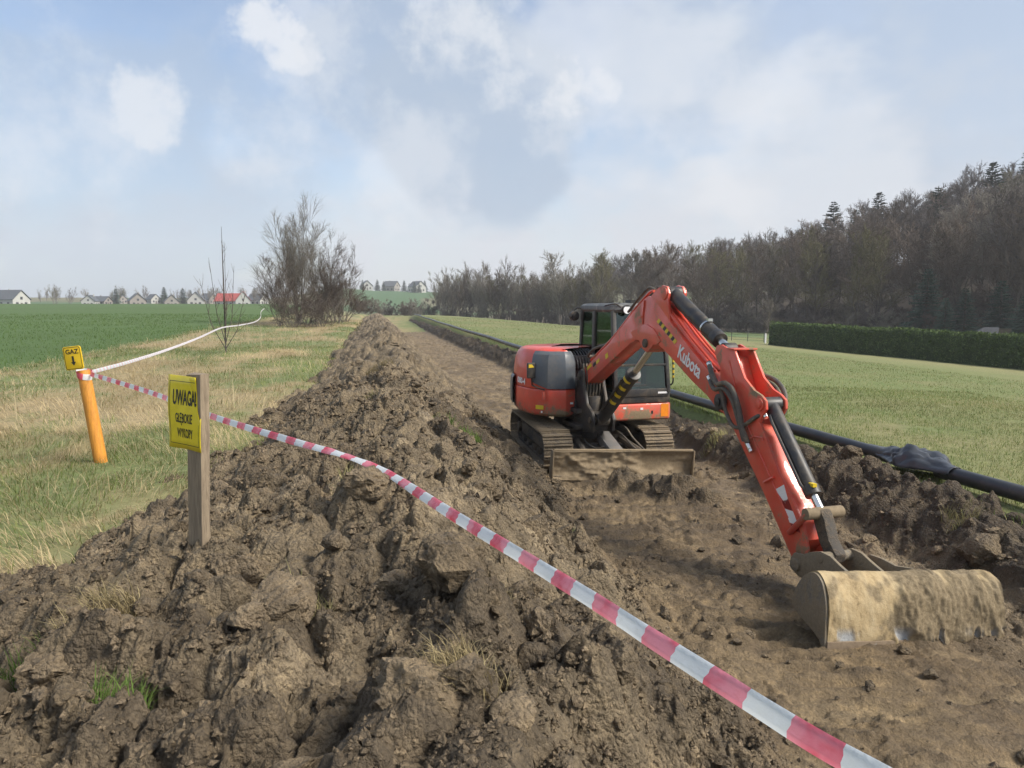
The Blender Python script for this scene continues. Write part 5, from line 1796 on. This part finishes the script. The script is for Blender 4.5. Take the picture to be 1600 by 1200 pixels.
class Tree:
    def __init__(s, seed):
        s.r = random.Random(seed); s.tv, s.tf, s.cv, s.cf = [], [], [], []

    def tube(s, pts, rads, seg):
        b = len(s.tv); n = len(pts)
        for i, p in enumerate(pts):
            t = (pts[min(i + 1, n - 1)] - pts[max(i - 1, 0)]).normalized()
            a = t.orthogonal().normalized(); c = t.cross(a)
            for k in range(seg):
                an = 2 * math.pi * k / seg
                s.tv.append(p + (a * math.cos(an) + c * math.sin(an)) * rads[i])
        for i in range(n - 1):
            for k in range(seg):
                s.tf.append((b + i * seg + k, b + i * seg + (k + 1) % seg, b + (i + 1) * seg + (k + 1) % seg, b + (i + 1) * seg + k))

    def strip(s, pts, w0, w1):
        """thin three-sided twig"""
        b = len(s.cv); n = len(pts)
        for i, p in enumerate(pts):
            t = (pts[min(i + 1, n - 1)] - pts[max(i - 1, 0)]).normalized()
            a = t.orthogonal().normalized(); c = t.cross(a); w = w0 + (w1 - w0) * i / (n - 1)
            for k in range(3):
                an = 2.094 * k
                s.cv.append(p + (a * math.cos(an) + c * math.sin(an)) * w * .6)
        for i in range(n - 1):
            for k in range(3):
                s.cf.append((b + i * 3 + k, b + i * 3 + (k + 1) % 3, b + (i + 1) * 3 + (k + 1) % 3, b + (i + 1) * 3 + k))

    def path(s, p, d, L, n, wob, up):
        pts = [p.copy()]; d = d.normalized()
        for i in range(n):
            d = (d + Vector((s.r.gauss(0, wob), s.r.gauss(0, wob), s.r.gauss(0, wob * .7) + up))).normalized()
            pts.append(pts[-1] + d * (L / n))
        return pts

    def side(s, t, ang):
        a = t.orthogonal().normalized(); a.rotate(Matrix.Rotation(s.r.uniform(0, 6.283), 3, t))
        return (t * math.cos(ang) + a * math.sin(ang)).normalized()


def grow(seed, H, stems=1, clear=.35, limbs=14, spread=.75, subs=6, twigs=6, fine=2, trunk_r=None, limb_len=.32, twig_w=.030, up=.06, fan=.35, a2=(.4, .9), a3=(.35, .85), l2=.52, l3=.55):
    T = Tree(seed); r = T.r
    for sidx in range(stems):
        h = H * (1 if sidx == 0 else r.uniform(.6, .98))
        d0 = Vector((0, 0, 1)) if stems == 1 else Vector((r.gauss(0, fan), r.gauss(0, fan), 1))
        base = Vector((0, 0, -.3)) if stems == 1 else Vector((r.gauss(0, .15), r.gauss(0, .15), -.3))
        R0 = (trunk_r or H * .014) * (1 if stems == 1 else .65)
        n = 9
        tp = T.path(base, d0, h, n, .055, .05 if stems > 1 else .02)
        T.tube(tp, [R0 * (1 - .86 * (i / n) ** .9) for i in range(n + 1)], 6)
        for k in range(limbs if stems == 1 else max(4, int(limbs * 1.6 / stems))):
            f = clear + (1 - clear) * ((k + r.random()) / (limbs if stems == 1 else max(4, int(limbs * 1.6 / stems)))) ** .9
            f = min(f, .97)
            i = f * n; i0 = min(int(i), n - 1); p = tp[i0].lerp(tp[i0 + 1], i - i0); t = (tp[i0 + 1] - tp[i0]).normalized()
            L = h * limb_len * (1.15 - .75 * f) * r.uniform(.7, 1.25)
            lp = T.path(p, T.side(t, r.uniform(.55, .95) * spread), L, 5, .10, up)
            lr = max(.012, R0 * .42 * (1.1 - f))
            T.tube(lp, [lr * (1 - .75 * q / 5) for q in range(6)], 4)
            for j in range(subs):
                g = .25 + .75 * (j + r.random()) / subs; q = min(g, .98) * 5; q0 = min(int(q), 4)
                p2 = lp[q0].lerp(lp[q0 + 1], q - q0); t2 = (lp[q0 + 1] - lp[q0]).normalized()
                L2 = L * l2 * r.uniform(.6, 1.2) * (1.1 - .5 * g)
                sp = T.path(p2, T.side(t2, r.uniform(*a2)), L2, 3, .12, up)
                T.strip(sp, max(twig_w * 1.5, lr * .35), twig_w * .7)
                for w in range(twigs):
                    g2 = .15 + .85 * (w + r.random()) / twigs; q = min(g2, .98) * 3; q0 = min(int(q), 2)
                    p3 = sp[q0].lerp(sp[q0 + 1], q - q0); t3 = (sp[q0 + 1] - sp[q0]).normalized()
                    L3 = max(.25, L2 * l3 * r.uniform(.5, 1.2))
                    tw = T.path(p3, T.side(t3, r.uniform(*a3)), L3, 2, .15, up)
                    T.strip(tw, twig_w * .8, twig_w * .35)
                    for v in range(fine):
                        p4 = tw[1].lerp(tw[2], r.random()); T.strip([p4, p4 + T.side((tw[2] - tw[1]).normalized(), r.uniform(.3, .8)) * L3 * r.uniform(.35, .7)], twig_w * .55, twig_w * .25)
    return T


def tree_meshes(name, T, bark, twig):
    t = np_mesh('trunk', [tuple(v) for v in T.tv], np.array(T.tf)); t.materials.append(bark)
    c = np_mesh('crown', [tuple(v) for v in T.cv], np.array(T.cf)); c.materials.append(twig)
    return t, c


def plant(name, meshes, x, y, s, rz, label, cat, group=None, z=None, sz=1.0):
    zz = float(base_z(x, y)) if z is None else z
    root = empty(name, (x, y, zz - .05), rz, label, cat, group)
    root.scale = (s, s, s * sz)
    for nm, me in zip(('trunk', 'crown'), meshes):
        link(nm, me, root)
    return root


def spruce(seed, H, needle, wide=.22, gaps=.0):
    r = random.Random(seed); T = Tree(seed)
    T.tube([Vector((0, 0, -.3)), Vector((0, 0, H * .5)), Vector((0, 0, H))], [H * .016, H * .010, .02], 6)
    tiers = 40
    for k in range(tiers):
        f = (k + r.random() * .6) / tiers; z = H * (.08 + .91 * f); L = H * wide * (1 - f) ** .8 * r.uniform(.75, 1.15) + .30
        for j in range(11):
            if r.random() < gaps: continue
            a = r.uniform(0, 6.283); LL = L * r.uniform(.6, 1.1)
            d = Vector((math.cos(a), math.sin(a), -.18 + .5 * f)); s_ = Vector((-math.sin(a), math.cos(a), 0))
            n = max(4, int(LL * 7))
            for q in range(n):
                t = (q + r.random()) / n; p = Vector((0, 0, z)) + d * LL * t + Vector((0, 0, -.10 * LL * t * t))
                w = .42 * (1 - .5 * t) * (.6 + LL * .3)
                b = len(T.cv); e = d.normalized() * w * .8
                for sg in (-1, 1):
                    b = len(T.cv)
                    T.cv += [p, p + e + s_ * sg * w * r.uniform(.4, .8) + Vector((0, 0, -w * r.uniform(.1, .5))), p + e * 1.2 + Vector((0, 0, r.uniform(-.05, .08)))]
                    T.cf.append((b, b + 1, b + 2))
    t = np_mesh('trunk', [tuple(v) for v in T.tv], np.array(T.tf)); t.materials.append(BARKD)
    c = np_mesh('crown', [tuple(v) for v in T.cv], np.array(T.cf), False); c.materials.append(needle)
    return t, c


def ray_xy(px, s_off):
    """ground point on the wood's edge line (shifted s_off inward) in the direction of photo column px"""
    d = CR * (px - 800) / FPX + CF
    t = (s_off + 55 * .85 + 95 * .52) / (d[0] * .85 + d[1] * .52)
    return d[0] * t, d[1] * t


def sector(px):
    for lim, t in ((1060, 'behind the excavator cab'), (1210, 'behind the excavator boom'), (1340, 'above the left end of the hedge'), (1480, 'above the middle of the hedge')):
        if px < lim: return t
    return 'above the right end of the hedge'


def build_wood():
    r = random.Random(99)
    tall = []
    for k in range(7):
        T = grow(200 + k, 14.5, 1, r.uniform(.14, .30), 22, .95, 7, 7, 2, .15, .40, .060, .075)
        tall.append(tree_meshes('t', T, BARKD if k % 2 else BARK, TWIG[(0, 1, 0, 2, 1, 0, 3)[k]]))
    alder = []
    for k in range(4):
        T = grow(300 + k, 10.4, 7, .22, 34, .60, 5, 5, 1, .10, .30, .036, .08, .15, a2=(.2, .55), a3=(.2, .55), l2=.72, l3=.75)
        alder.append(tree_meshes('a', T, BARK, TWIG[(3, 2, 3, 0)[k]]))
    under = []
    for k in range(3):
        T = grow(350 + k, 3.6, 12, .10, 40, .9, 6, 5, 3, .04, .40, .030, .05, .50)
        under.append(tree_meshes('u', T, BARK, TWIG[(0, 3, 1)[k]]))
    # tall trees on the slope
    cnt = 0
    rows = [(2, 17), (6, 17), (11, 18), (17, 18), (24, 20), (32, 22), (42, 24), (54, 26), (68, 28), (84, 28)]
    for s_off, n in rows:
        for i in range(n):
            px = 905 + (1760 - 905) * (i + r.uniform(.05, .95)) / n
            x, y = ray_xy(px, s_off + r.uniform(-2, 2))
            f = (px - 905) / 800
            sc = (.70 + .27 * min(1, f * 1.1)) * r.uniform(.90, 1.10)
            front = s_off < 5
            lab = ('tall bare front-row tree of the wood ' if front else 'bare tree on the crest of the wooded hill ' if s_off > 50 else 'bare tree on the upper slope of the wood ' if s_off > 20 else 'bare second-row tree of the wood ') + sector(px)
            plant('forest_tree', tall[r.randrange(7)], x, y, sc, r.uniform(0, 6.28), lab, 'tree', 'front row of the hillside wood' if front else 'bare trees of the hillside wood', sz=r.uniform(.95, 1.1)); cnt += 1
    # alder copse at the wood's left end
    for i in range(58):
        px = 688 + 260 * (i + r.uniform(.1, .9)) / 58
        x, y = ray_xy(px, r.uniform(-1, 9))
        plant('copse_tree', alder[r.randrange(4)], x, y, r.uniform(.86, 1.12), r.uniform(0, 6.28), 'multi-stemmed bare tree in the %s of the copse left of the cab' % ('left third' if px < 775 else 'middle third' if px < 860 else 'right third'), 'tree', 'trees of the copse at the wood end')
    x, y = ray_xy(878, -1)
    plant('copse_tree', tall[6], x, y, .82, 1.0, 'taller spreading bare tree above the copse left of the cab', 'tree')
    # undergrowth inside the wood
    for i in range(60):
        px = 900 + 860 * (i + r.uniform(0, 1)) / 60
        x, y = ray_xy(px, r.uniform(3, 22))
        plant('undergrowth_bush', under[r.randrange(3)], x, y, r.uniform(.8, 1.5), r.uniform(0, 6.28), 'bare undergrowth bush among the trunks of the wood ' + sector(px), 'bush', 'undergrowth in the wood')
    # scrub along the foot of the wood
    for i in range(46):
        px = 680 + 1000 * (i + r.uniform(0, 1)) / 46
        x, y = ray_xy(px, r.uniform(-3, 1))
        plant('scrub_bush', under[r.randrange(3)], x, y, r.uniform(.6, 1.15), r.uniform(0, 6.28), 'low scrub bush at the foot of the ' + ('copse left of the cab' if px < 905 else 'wood ' + sector(px)), 'bush', 'scrub along the foot of the wood')
    # conifers
    sp = [spruce(500, 13, NEEDLE, .30, .08), spruce(501, 12, NEEDLE, .32, .12), spruce(502, 8, NEEDLE2, .30, .15), spruce(503, 8, NEEDLE2, .34, .25)]
    def conifer(px, py_top, s_off, me, H, lab, wide=1.0):
        x, y = ray_xy(px, s_off); z = float(base_z(x, y)); dep = (np.array([x, y, z]) - CAM) @ CF
        ztop = CAM[2] + (478 - py_top + (6 if py_top < 400 else 0)) / FPX * dep
        s = (ztop - z) / H
        plant('spruce_tree', me, x, y, s * wide, r.uniform(0, 6), lab, 'conifer', z=z, sz=1 / wide)
    conifer(1290, 322, 62, sp[0], 13, 'dark spruce standing above the skyline, leftmost of the two close ones', .9)
    conifer(1358, 308, 66, sp[1], 12, 'dark spruce standing above the skyline, right of its close neighbour', .9)
    conifer(1528, 262, 60, sp[1], 12, 'dark spruce on the ridge second from the right edge', .9)
    conifer(1588, 234, 55, sp[0], 13, 'tall dark spruce at the right edge of the ridge')
    conifer(1448, 300, 45, sp[0], 13, 'dark spruce half hidden below the ridge')
    conifer(1325, 335, 60, sp[1], 12, 'small dark spruce between the two skyline spruces', .8)
    for px, pyt, so, nm in ((1440, 420, -2, 'blue-green young conifer behind the hedge, leftmost'), (1500, 450, -6, 'blue-green young conifer behind the hedge, second from left'), (1555, 438, -4, 'blue-green young conifer behind the hedge, left of the shed roof gap'), (1595, 455, -8, 'blue-green young conifer behind the hedge at the right edge'), (1470, 465, -7, 'low blue-green conifer behind the middle of the hedge')):
        conifer(px, pyt, so, sp[2 + (px // 5) % 2], 8, nm)
    return tall, alder, under, sp


TALL, ALDER, UNDER_, SPR = build_wood()


def build_left_trees():
    # bare thicket on the field boundary
    big = tree_meshes('b', grow(623, 10.2, 11, .14, 80, .62, 6, 6, 1, .075, .34, .015, .06, .13, a2=(.2, .55), a3=(.2, .55), l2=.72, l3=.75), BARK, TWIG[3])
    mid = tree_meshes('b', grow(617, 7.6, 12, .12, 70, .66, 6, 6, 1, .050, .36, .014, .06, .25, a2=(.2, .55), a3=(.2, .55), l2=.72, l3=.75), BARK, TWIG[0])
    low = tree_meshes('b', grow(612, 4.5, 14, .08, 50, .8, 6, 5, 1, .04, .42, .016, .03, .45, a2=(.2, .55), a3=(.2, .55), l2=.72, l3=.75), BARK, TWIG[0])
    low2 = tree_meshes('b', grow(613, 4.0, 14, .06, 36, 1.0, 6, 6, 2, .045, .45, .018, .01, .7), BARK, TWIG[0])
    def loc(px, dep): 
        p = at(px, 478, dep); return float(p[0]), float(p[1])
    G = 'bare thicket on the field edge'
    for nm, me, px, dep, s, rz, lab in (('bare_tree', big, 466, 58, .93, .4, 'largest bare tree of the thicket left of the heap'),
                                        ('bare_tree', mid, 503, 60, .92, 1.9, 'bare tree leaning right in the thicket'),
                                        ('bare_tree', mid, 436, 55, .72, 3.0, 'slender bare tree at the left side of the thicket'),
                                        ('bare_shrub', low, 525, 62, 1.15, .3, 'dense bare shrub at the right side of the thicket'),
                                        ('bare_shrub', low2, 500, 55, .75, 2.1, 'low bramble in front of the thicket, middle'),
                                        ('bare_shrub', low2, 455, 53, .70, 4.0, 'low bramble in front of the thicket, left'),
                                        ('bare_shrub', low, 538, 68, .9, 5.0, 'low bare shrub nearest the heap'),
                                        ('bare_shrub', low2, 480, 60, .95, 5.5, 'tangled bare shrub under the largest tree')):
        x, y = loc(px, dep)
        plant(nm, me, x, y, s, rz, lab, 'tree' if nm == 'bare_tree' else 'shrub', G)
    # sapling the tape is tied to
    T = Tree(640); r = T.r
    for (dx, dz, hh, b) in ((-.02, 0, 4.9, .0), (.22, .9, 4.3, .5), (-.45, .8, 3.7, .45), (.55, .6, 3.4, .4), (.10, 1.2, 4.4, .6), (-.8, .2, 2.9, .2), (.75, .3, 2.3, .2)):
        p0 = Vector((0, 0, b)); top = Vector((dx + r.gauss(0, .03), r.gauss(0, .25), hh))
        mid_ = p0.lerp(top, .35) + Vector((dx * .25, 0, 0)); pts = [p0, p0.lerp(mid_, .5), mid_, mid_.lerp(top, .5), top]
        if b == 0: pts[0].z = -.3
        T.tube(pts, [.032, .027, .021, .015, .007] if b == 0 else [.018, .016, .013, .009, .005], 6)
        for k in range(7):
            f = r.uniform(.35, .95); q = f * 4; i = min(int(q), 3); p = pts[i].lerp(pts[i + 1], q - i); t = (pts[i + 1] - pts[i]).normalized()
            T.strip(T.path(p, T.side(t, r.uniform(.35, .6)), r.uniform(.3, .9) * (1.2 - f * .6), 3, .06, .12), .016, .006)
    sm = tree_meshes('s', T, BARKD, TWIG[0])
    p = at(350, 478, 28.0)
    plant('sapling', sm, float(p[0]), float(p[1]), 1.0, R(-10), 'slender bare sapling with upright shoots where the tape is tied', 'sapling')
    # scrub beyond the end of the strip
    r = random.Random(5)
    for k, (px, dep, s) in enumerate(((575, 130, 1.0), (592, 120, .8), (610, 140, .9), (632, 150, 1.1), (650, 155, 1.3), (668, 165, 1.4), (560, 112, .9), (642, 175, 1.2), (600, 170, 1.1))):
        x, y = loc(px, dep)
        plant('scrub_bush', UNDER_[k % 3], x, y, s, r.uniform(0, 6), 'grey bare bush beyond the far end of the dug strip', 'bush', 'bushes beyond the end of the strip')
    # trees among the far houses
    for k in range(34):
        px = r.uniform(55, 430); x, y = loc(px, r.uniform(300, 345))
        ev = r.random() < .28
        plant('distant_tree', SPR[2 + k % 2] if ev else ALDER[k % 4], x, y, r.uniform(.6, .95) if ev else r.uniform(.55, .8), r.uniform(0, 6), 'distant dark tree among the houses on the left skyline', 'tree', 'trees among the far houses')
    for k, (px, dep) in enumerate(((567, 470), (590, 480), (600, 475), (632, 470), (640, 465), (648, 440), (655, 440), (664, 470), (612, 500))):
        x, y = loc(px, dep); plant('distant_tree', SPR[2 + k % 2], x, y, r.uniform(.6, 1.0), r.uniform(0, 6), 'distant dark tree on the green hill in the middle', 'tree', 'trees on the green hill')


build_left_trees()


# ------------------------------------------------------------------ hedge, fence, fruit tree, shed
def build_garden():
    r = np.random.default_rng(77)
    a, b = np.array([34.25, 57.4]), np.array([36.2, 24.0]); d = b - a; L = np.linalg.norm(d); d /= L; nrm = np.array([-d[1], d[0]])
    root = empty('hedge', (0, 0, 0), 0, 'long clipped evergreen hedge along the far side of the meadow', 'hedge')
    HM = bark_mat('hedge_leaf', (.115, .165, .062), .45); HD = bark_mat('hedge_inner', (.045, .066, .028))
    H, W = 2.02, .55
    # inner mass
    n = 160; V = []
    prof = [(-W, 0), (-W * 1.05, .6), (-W, 1.5), (-W * .7, H - .12), (0, H - .06), (W * .7, H - .12), (W, 1.5), (W * 1.05, .6), (W, 0)]
    for i in range(n + 1):
        s = L * i / n; c = a + d * s; gz_ = float(base_z(c[0], c[1])) - .1
        for (q, z) in prof:
            k = .09 * (float(fbm(np.array(s * 2.0), np.array(z * 2 + q * 3), 971)) - .5)
            p = c + nrm * (q + k); V.append((p[0], p[1], gz_ + z + .22 * (float(fbm(np.array(s * .9), np.array(3.), 975)) - .5)))
    m = len(prof); F = [(i * m + k, i * m + k + 1, (i + 1) * m + k + 1, (i + 1) * m + k) for i in range(n) for k in range(m - 1)]
    F += []
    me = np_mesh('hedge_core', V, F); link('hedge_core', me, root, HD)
    # leaf sprays over it
    N_ = 42000
    s = r.uniform(0, L, N_); u = r.random(N_)
    pp = np.array(prof); seg = np.concatenate([[0], np.cumsum(np.linalg.norm(np.diff(pp, axis=0), axis=1))]); t = u * seg[-1]
    q = np.interp(t, seg, pp[:, 0]); z = np.interp(t, seg, pp[:, 1])
    P = a[None] + d[None] * s[:, None] + nrm[None] * (q * (1 + r.normal(0, .05, N_)) + .10 * (fbm(s * 2, z * 2 + q * 3, 971) - .5))[:, None]
    end = r.random(N_) < .03; 
    P[end] = a[None] + d[None] * r.normal(0, .06, end.sum())[:, None] + nrm[None] * r.uniform(-W, W, end.sum())[:, None]; z[end] = r.uniform(0, H, end.sum())
    zb = base_z(P[:, 0], P[:, 1]) - .1
    B = np.stack([P[:, 0], P[:, 1], zb + z + .22 * (fbm(s * .9, np.full(N_, 3.), 975) - .5) + np.abs(r.normal(0, .05, N_))], -1)
    sz = r.uniform(.05, .13, N_)[:, None]
    D1 = r.normal(size=(N_, 3)); D1[:, 2] = np.abs(D1[:, 2]) + .3; D1 /= np.linalg.norm(D1, axis=1)[:, None]
    D2 = r.normal(size=(N_, 3)); D2 /= np.linalg.norm(D2, axis=1)[:, None]
    V = np.stack([B, B + (D1 + D2 * .5) * sz, B + (D1 - D2 * .5) * sz], 1).reshape(-1, 3)
    me = np_mesh('foliage', V, np.arange(N_ * 3).reshape(-1, 3), False); link('foliage', me, root, HM)
    # whitewashed fruit tree
    T = grow(660, 4.2, 1, .28, 12, .95, 5, 4, 1, .07, .42, .022, .02)
    tm = tree_meshes('f', T, BARK, TWIG[3])
    o = plant('fruit_tree', tm, 36.6, 63.0, 1.0, 0, 'small bare fruit tree with white painted trunk near the hedge end', 'tree')
    m = MB(); m.tube([(0, 0, -.1), (0.01, 0, .5), (.02, .01, 1.0)], [.085, .080, .075], 10); m.build('white_paint', WHT, o)
    # wire fence behind
    fr = empty('wire_fence', (0, 0, 0), 0, 'low dark mesh fence between fruit tree and wood', 'fence')
    FM = simple('fence_wire', (.05, .052, .05), .6)
    f0, f1 = np.array([29.5, 69.5]), np.array([40.0, 66.0]); fl = np.linalg.norm(f1 - f0); fd = (f1 - f0) / fl
    for k in range(8):
        c = f0 + fd * fl * k / 7; z = float(base_z(c[0], c[1]))
        m = MB(); m.cyl((c[0], c[1], z - .2), (c[0], c[1], z + 1.25), .035, 6); m.build('post', FM, fr)
    for h in (.15, .4, .65, .9, 1.15):
        m = MB(); m.tube([(f0[0] + fd[0] * fl * k / 14, f0[1] + fd[1] * fl * k / 14, float(base_z(f0[0] + fd[0] * fl * k / 14, f0[1] + fd[1] * fl * k / 14)) + h) for k in range(15)], .012, 4); m.build('wire', FM, fr)
    # shed behind the hedge
    RM = simple('grey_shingle', (.040, .043, .050), .95, 0, .2, 3)
    WM = simple('shed_wall', (.30, .25, .18), .8)
    c = at(1548, 520, 62); x, y = float(c[0]), float(c[1]); z = float(base_z(x, y))
    sh = empty('shed', (x, y, z), R(-30), 'small shed with grey hipped roof showing over the hedge', 'shed')
    top = 2.5 - (511 - 478) / FPX * 62 - z
    m = MB(); m.box((0, 0, (top - 1.25) / 2), (4.2, 3.2, top - 1.25)); m.build('wall', WM, sh)
    m = MB(); m.add([(-2.4, -1.9, top - 1.3), (2.4, -1.9, top - 1.3), (2.4, 1.9, top - 1.3), (-2.4, 1.9, top - 1.3), (-.5, 0, top), (.5, 0, top)], [(0, 1, 5, 4), (1, 2, 5), (2, 3, 4, 5), (3, 0, 4), (3, 2, 1, 0)]); m.build('roof', RM, sh, smooth=False)
    m = MB(); m.box((.6, -1.62, .95), (.9, .06, 1.9)); m.build('door', BARKD, sh)


build_garden()


# ------------------------------------------------------------------ houses on the skyline
def build_houses():
    WALL = simple('white_render', (.40, .40, .38), .8, 0, .05, .5); WALLC = simple('grey_render', (.24, .22, .20), .8, 0, .05, .5)
    ROOFD = simple('dark_tiles', (.070, .078, .088), .6, 0, .15, 1.5); ROOFR = simple('red_tiles', (.34, .055, .045), .6, 0, .15, 1.5)
    PANE = simple('dark_pane', (.03, .035, .045), .12, 0, .05)
    r = random.Random(8)

    def house(px, dep, w, l, eave, ridge, rz, wall, roof, label, gable_front, py_base=None):
        c = at(px, 478, dep); x, y = float(c[0]), float(c[1]); z = float(base_z(x, y)) if py_base is None else CAM[2] + (478 - py_base) / FPX * dep
        sc_ = r.uniform(.54, .70) if dep > 270 else .78
        if dep > 400: sc_ = .8
        g = empty('house', (x, y, z), rz, label, 'house', 'houses on the skyline')
        g.scale = (sc_, sc_, sc_ * 1.05)
        m = MB(); m.add([(-w / 2, -l / 2, -2), (w / 2, -l / 2, -2), (w / 2, l / 2, -2), (-w / 2, l / 2, -2), (-w / 2, -l / 2, eave), (w / 2, -l / 2, eave), (w / 2, l / 2, eave), (-w / 2, l / 2, eave), (0, -l / 2, ridge - .15), (0, l / 2, ridge - .15)],
                        [(0, 1, 5, 8, 4), (2, 3, 7, 9, 6), (1, 2, 6, 5), (3, 0, 4, 7), (3, 2, 1, 0)]); m.build('wall', wall, g, smooth=False)
        m = MB(); o = .5; e2 = eave - .25
        for s in (-1, 1):
            q = [(s * (w / 2 + o), -l / 2 - o, e2), (s * (w / 2 + o), l / 2 + o, e2), (0, l / 2 + o, ridge), (0, -l / 2 - o, ridge)]
            qq = [(p[0], p[1], p[2] + .25) for p in q]
            m.add(q + qq, [(0, 1, 2, 3), (7, 6, 5, 4), (0, 4, 5, 1), (1, 5, 6, 2), (2, 6, 7, 3), (3, 7, 4, 0)])
        rf = m.build('roof', roof, g, smooth=False)
        m = MB(); m.box((w * .18, l * .2, ridge), (.6, .6, 1.4)); m.build('chimney', wall, rf, smooth=False)
        for sx in (-.25, .25):
            m = MB(); m.box((sx * w, -l / 2 - .03, 1.5), (1.3, .08, 1.4)); m.build('window', PANE, g, smooth=False)
        m = MB(); m.box((0, -l / 2 - .03, eave + .6), (1.2, .08, 1.2)); m.build('window', PANE, g, smooth=False)
        for sy in (-.28, .05, .3):
            for s in (-1, 1):
                m = MB(); m.box((s * (w / 2 + .03), sy * l, 1.5), (.08, 1.4, 1.4)); m.build('window', PANE, g, smooth=False)
        m = MB(); m.box((0, -l / 2 - .04, .9), (1.0, .08, 2.1)); m.build('door', BARKD, g, smooth=False)
        return g
    A = R(-10)
    house(18, 262, 9, 12, 3.4, 7.4, A + R(75), WALL, ROOFD, 'large dark roofed house at the far left edge', True)
    house(142, 285, 8.5, 10, 3.4, 7.2, A + R(12), WALL, ROOFD, 'white gabled house facing the field, second from left', True)
    house(160, 292, 7, 8, 2.6, 5.2, A + R(80), WALLC, ROOFD, 'low grey annex right of the white gabled house', True)
    house(186, 325, 9, 11, 2.8, 6.2, A + R(60), WALLC, ROOFD, 'low grey house left of the middle row', True)
    house(214, 290, 9, 10, 3.2, 7.4, A + R(35), WALLC, ROOFD, 'grey gabled house with steep roof in the middle row', True)
    house(240, 330, 8, 10, 3.0, 7.0, A + R(50), WALL, ROOFD, 'narrow pale house in the middle row', True)
    house(268, 285, 9, 10, 3.2, 7.6, A + R(28), WALLC, ROOFD, 'brownish gabled house right of the narrow pale one', True)
    house(308, 300, 9, 10, 3.2, 7.8, A + R(15), WALL, ROOFD, 'pale gabled house left of the sapling', True)
    house(326, 330, 9, 11, 3.2, 7.6, A + R(65), WALLC, ROOFD, 'grey roofed house just left of the sapling', True)
    house(358, 290, 9, 14, 3.2, 7.6, A + R(80), WALL, ROOFR, 'red roofed house, left half of the pair', True)
    house(380, 286, 9, 10, 3.6, 9.2, A + R(20), WALL, ROOFR, 'red roofed house, right half with higher gable', True)
    house(403, 310, 9, 11, 3.2, 7.4, A + R(70), WALL, ROOFD, 'white house right of the red roofs', True)
    house(573, 480, 9, 11, 3.2, 7.4, A + R(20), WALL, ROOFD, 'distant white house on the green hill, leftmost', True)
    house(612, 490, 10, 11, 4.0, 8.0, A + R(70), WALLC, ROOFD, 'distant house between dark trees on the green hill', True)
    house(652, 450, 9, 11, 4.0, 8.0, A + R(40), WALL, ROOFD, 'distant house at the right end of the green hill', True)


build_houses()


# ------------------------------------------------------------------ air
def build_haze():
    m = bpy.data.materials.new('haze_air'); m.use_nodes = True
    N = NT(m.node_tree); out = N.n('ShaderNodeOutputMaterial')
    v = N.n('ShaderNodeVolumePrincipled')
    v.inputs['Color'].default_value = (.95, .97, 1.0, 1); v.inputs['Density'].default_value = .0005; v.inputs['Anisotropy'].default_value = .0
    N.l(v.outputs[0], out.inputs['Volume'])
    mb = MB(); mb.box((105, 378, 33.7), (1120, 850, 73))
    o = mb.build('haze', m, None, smooth=False)
    tag(o, 'thin pale haze over the fields', 'haze', kind='stuff')


if HAZE:
    build_haze()
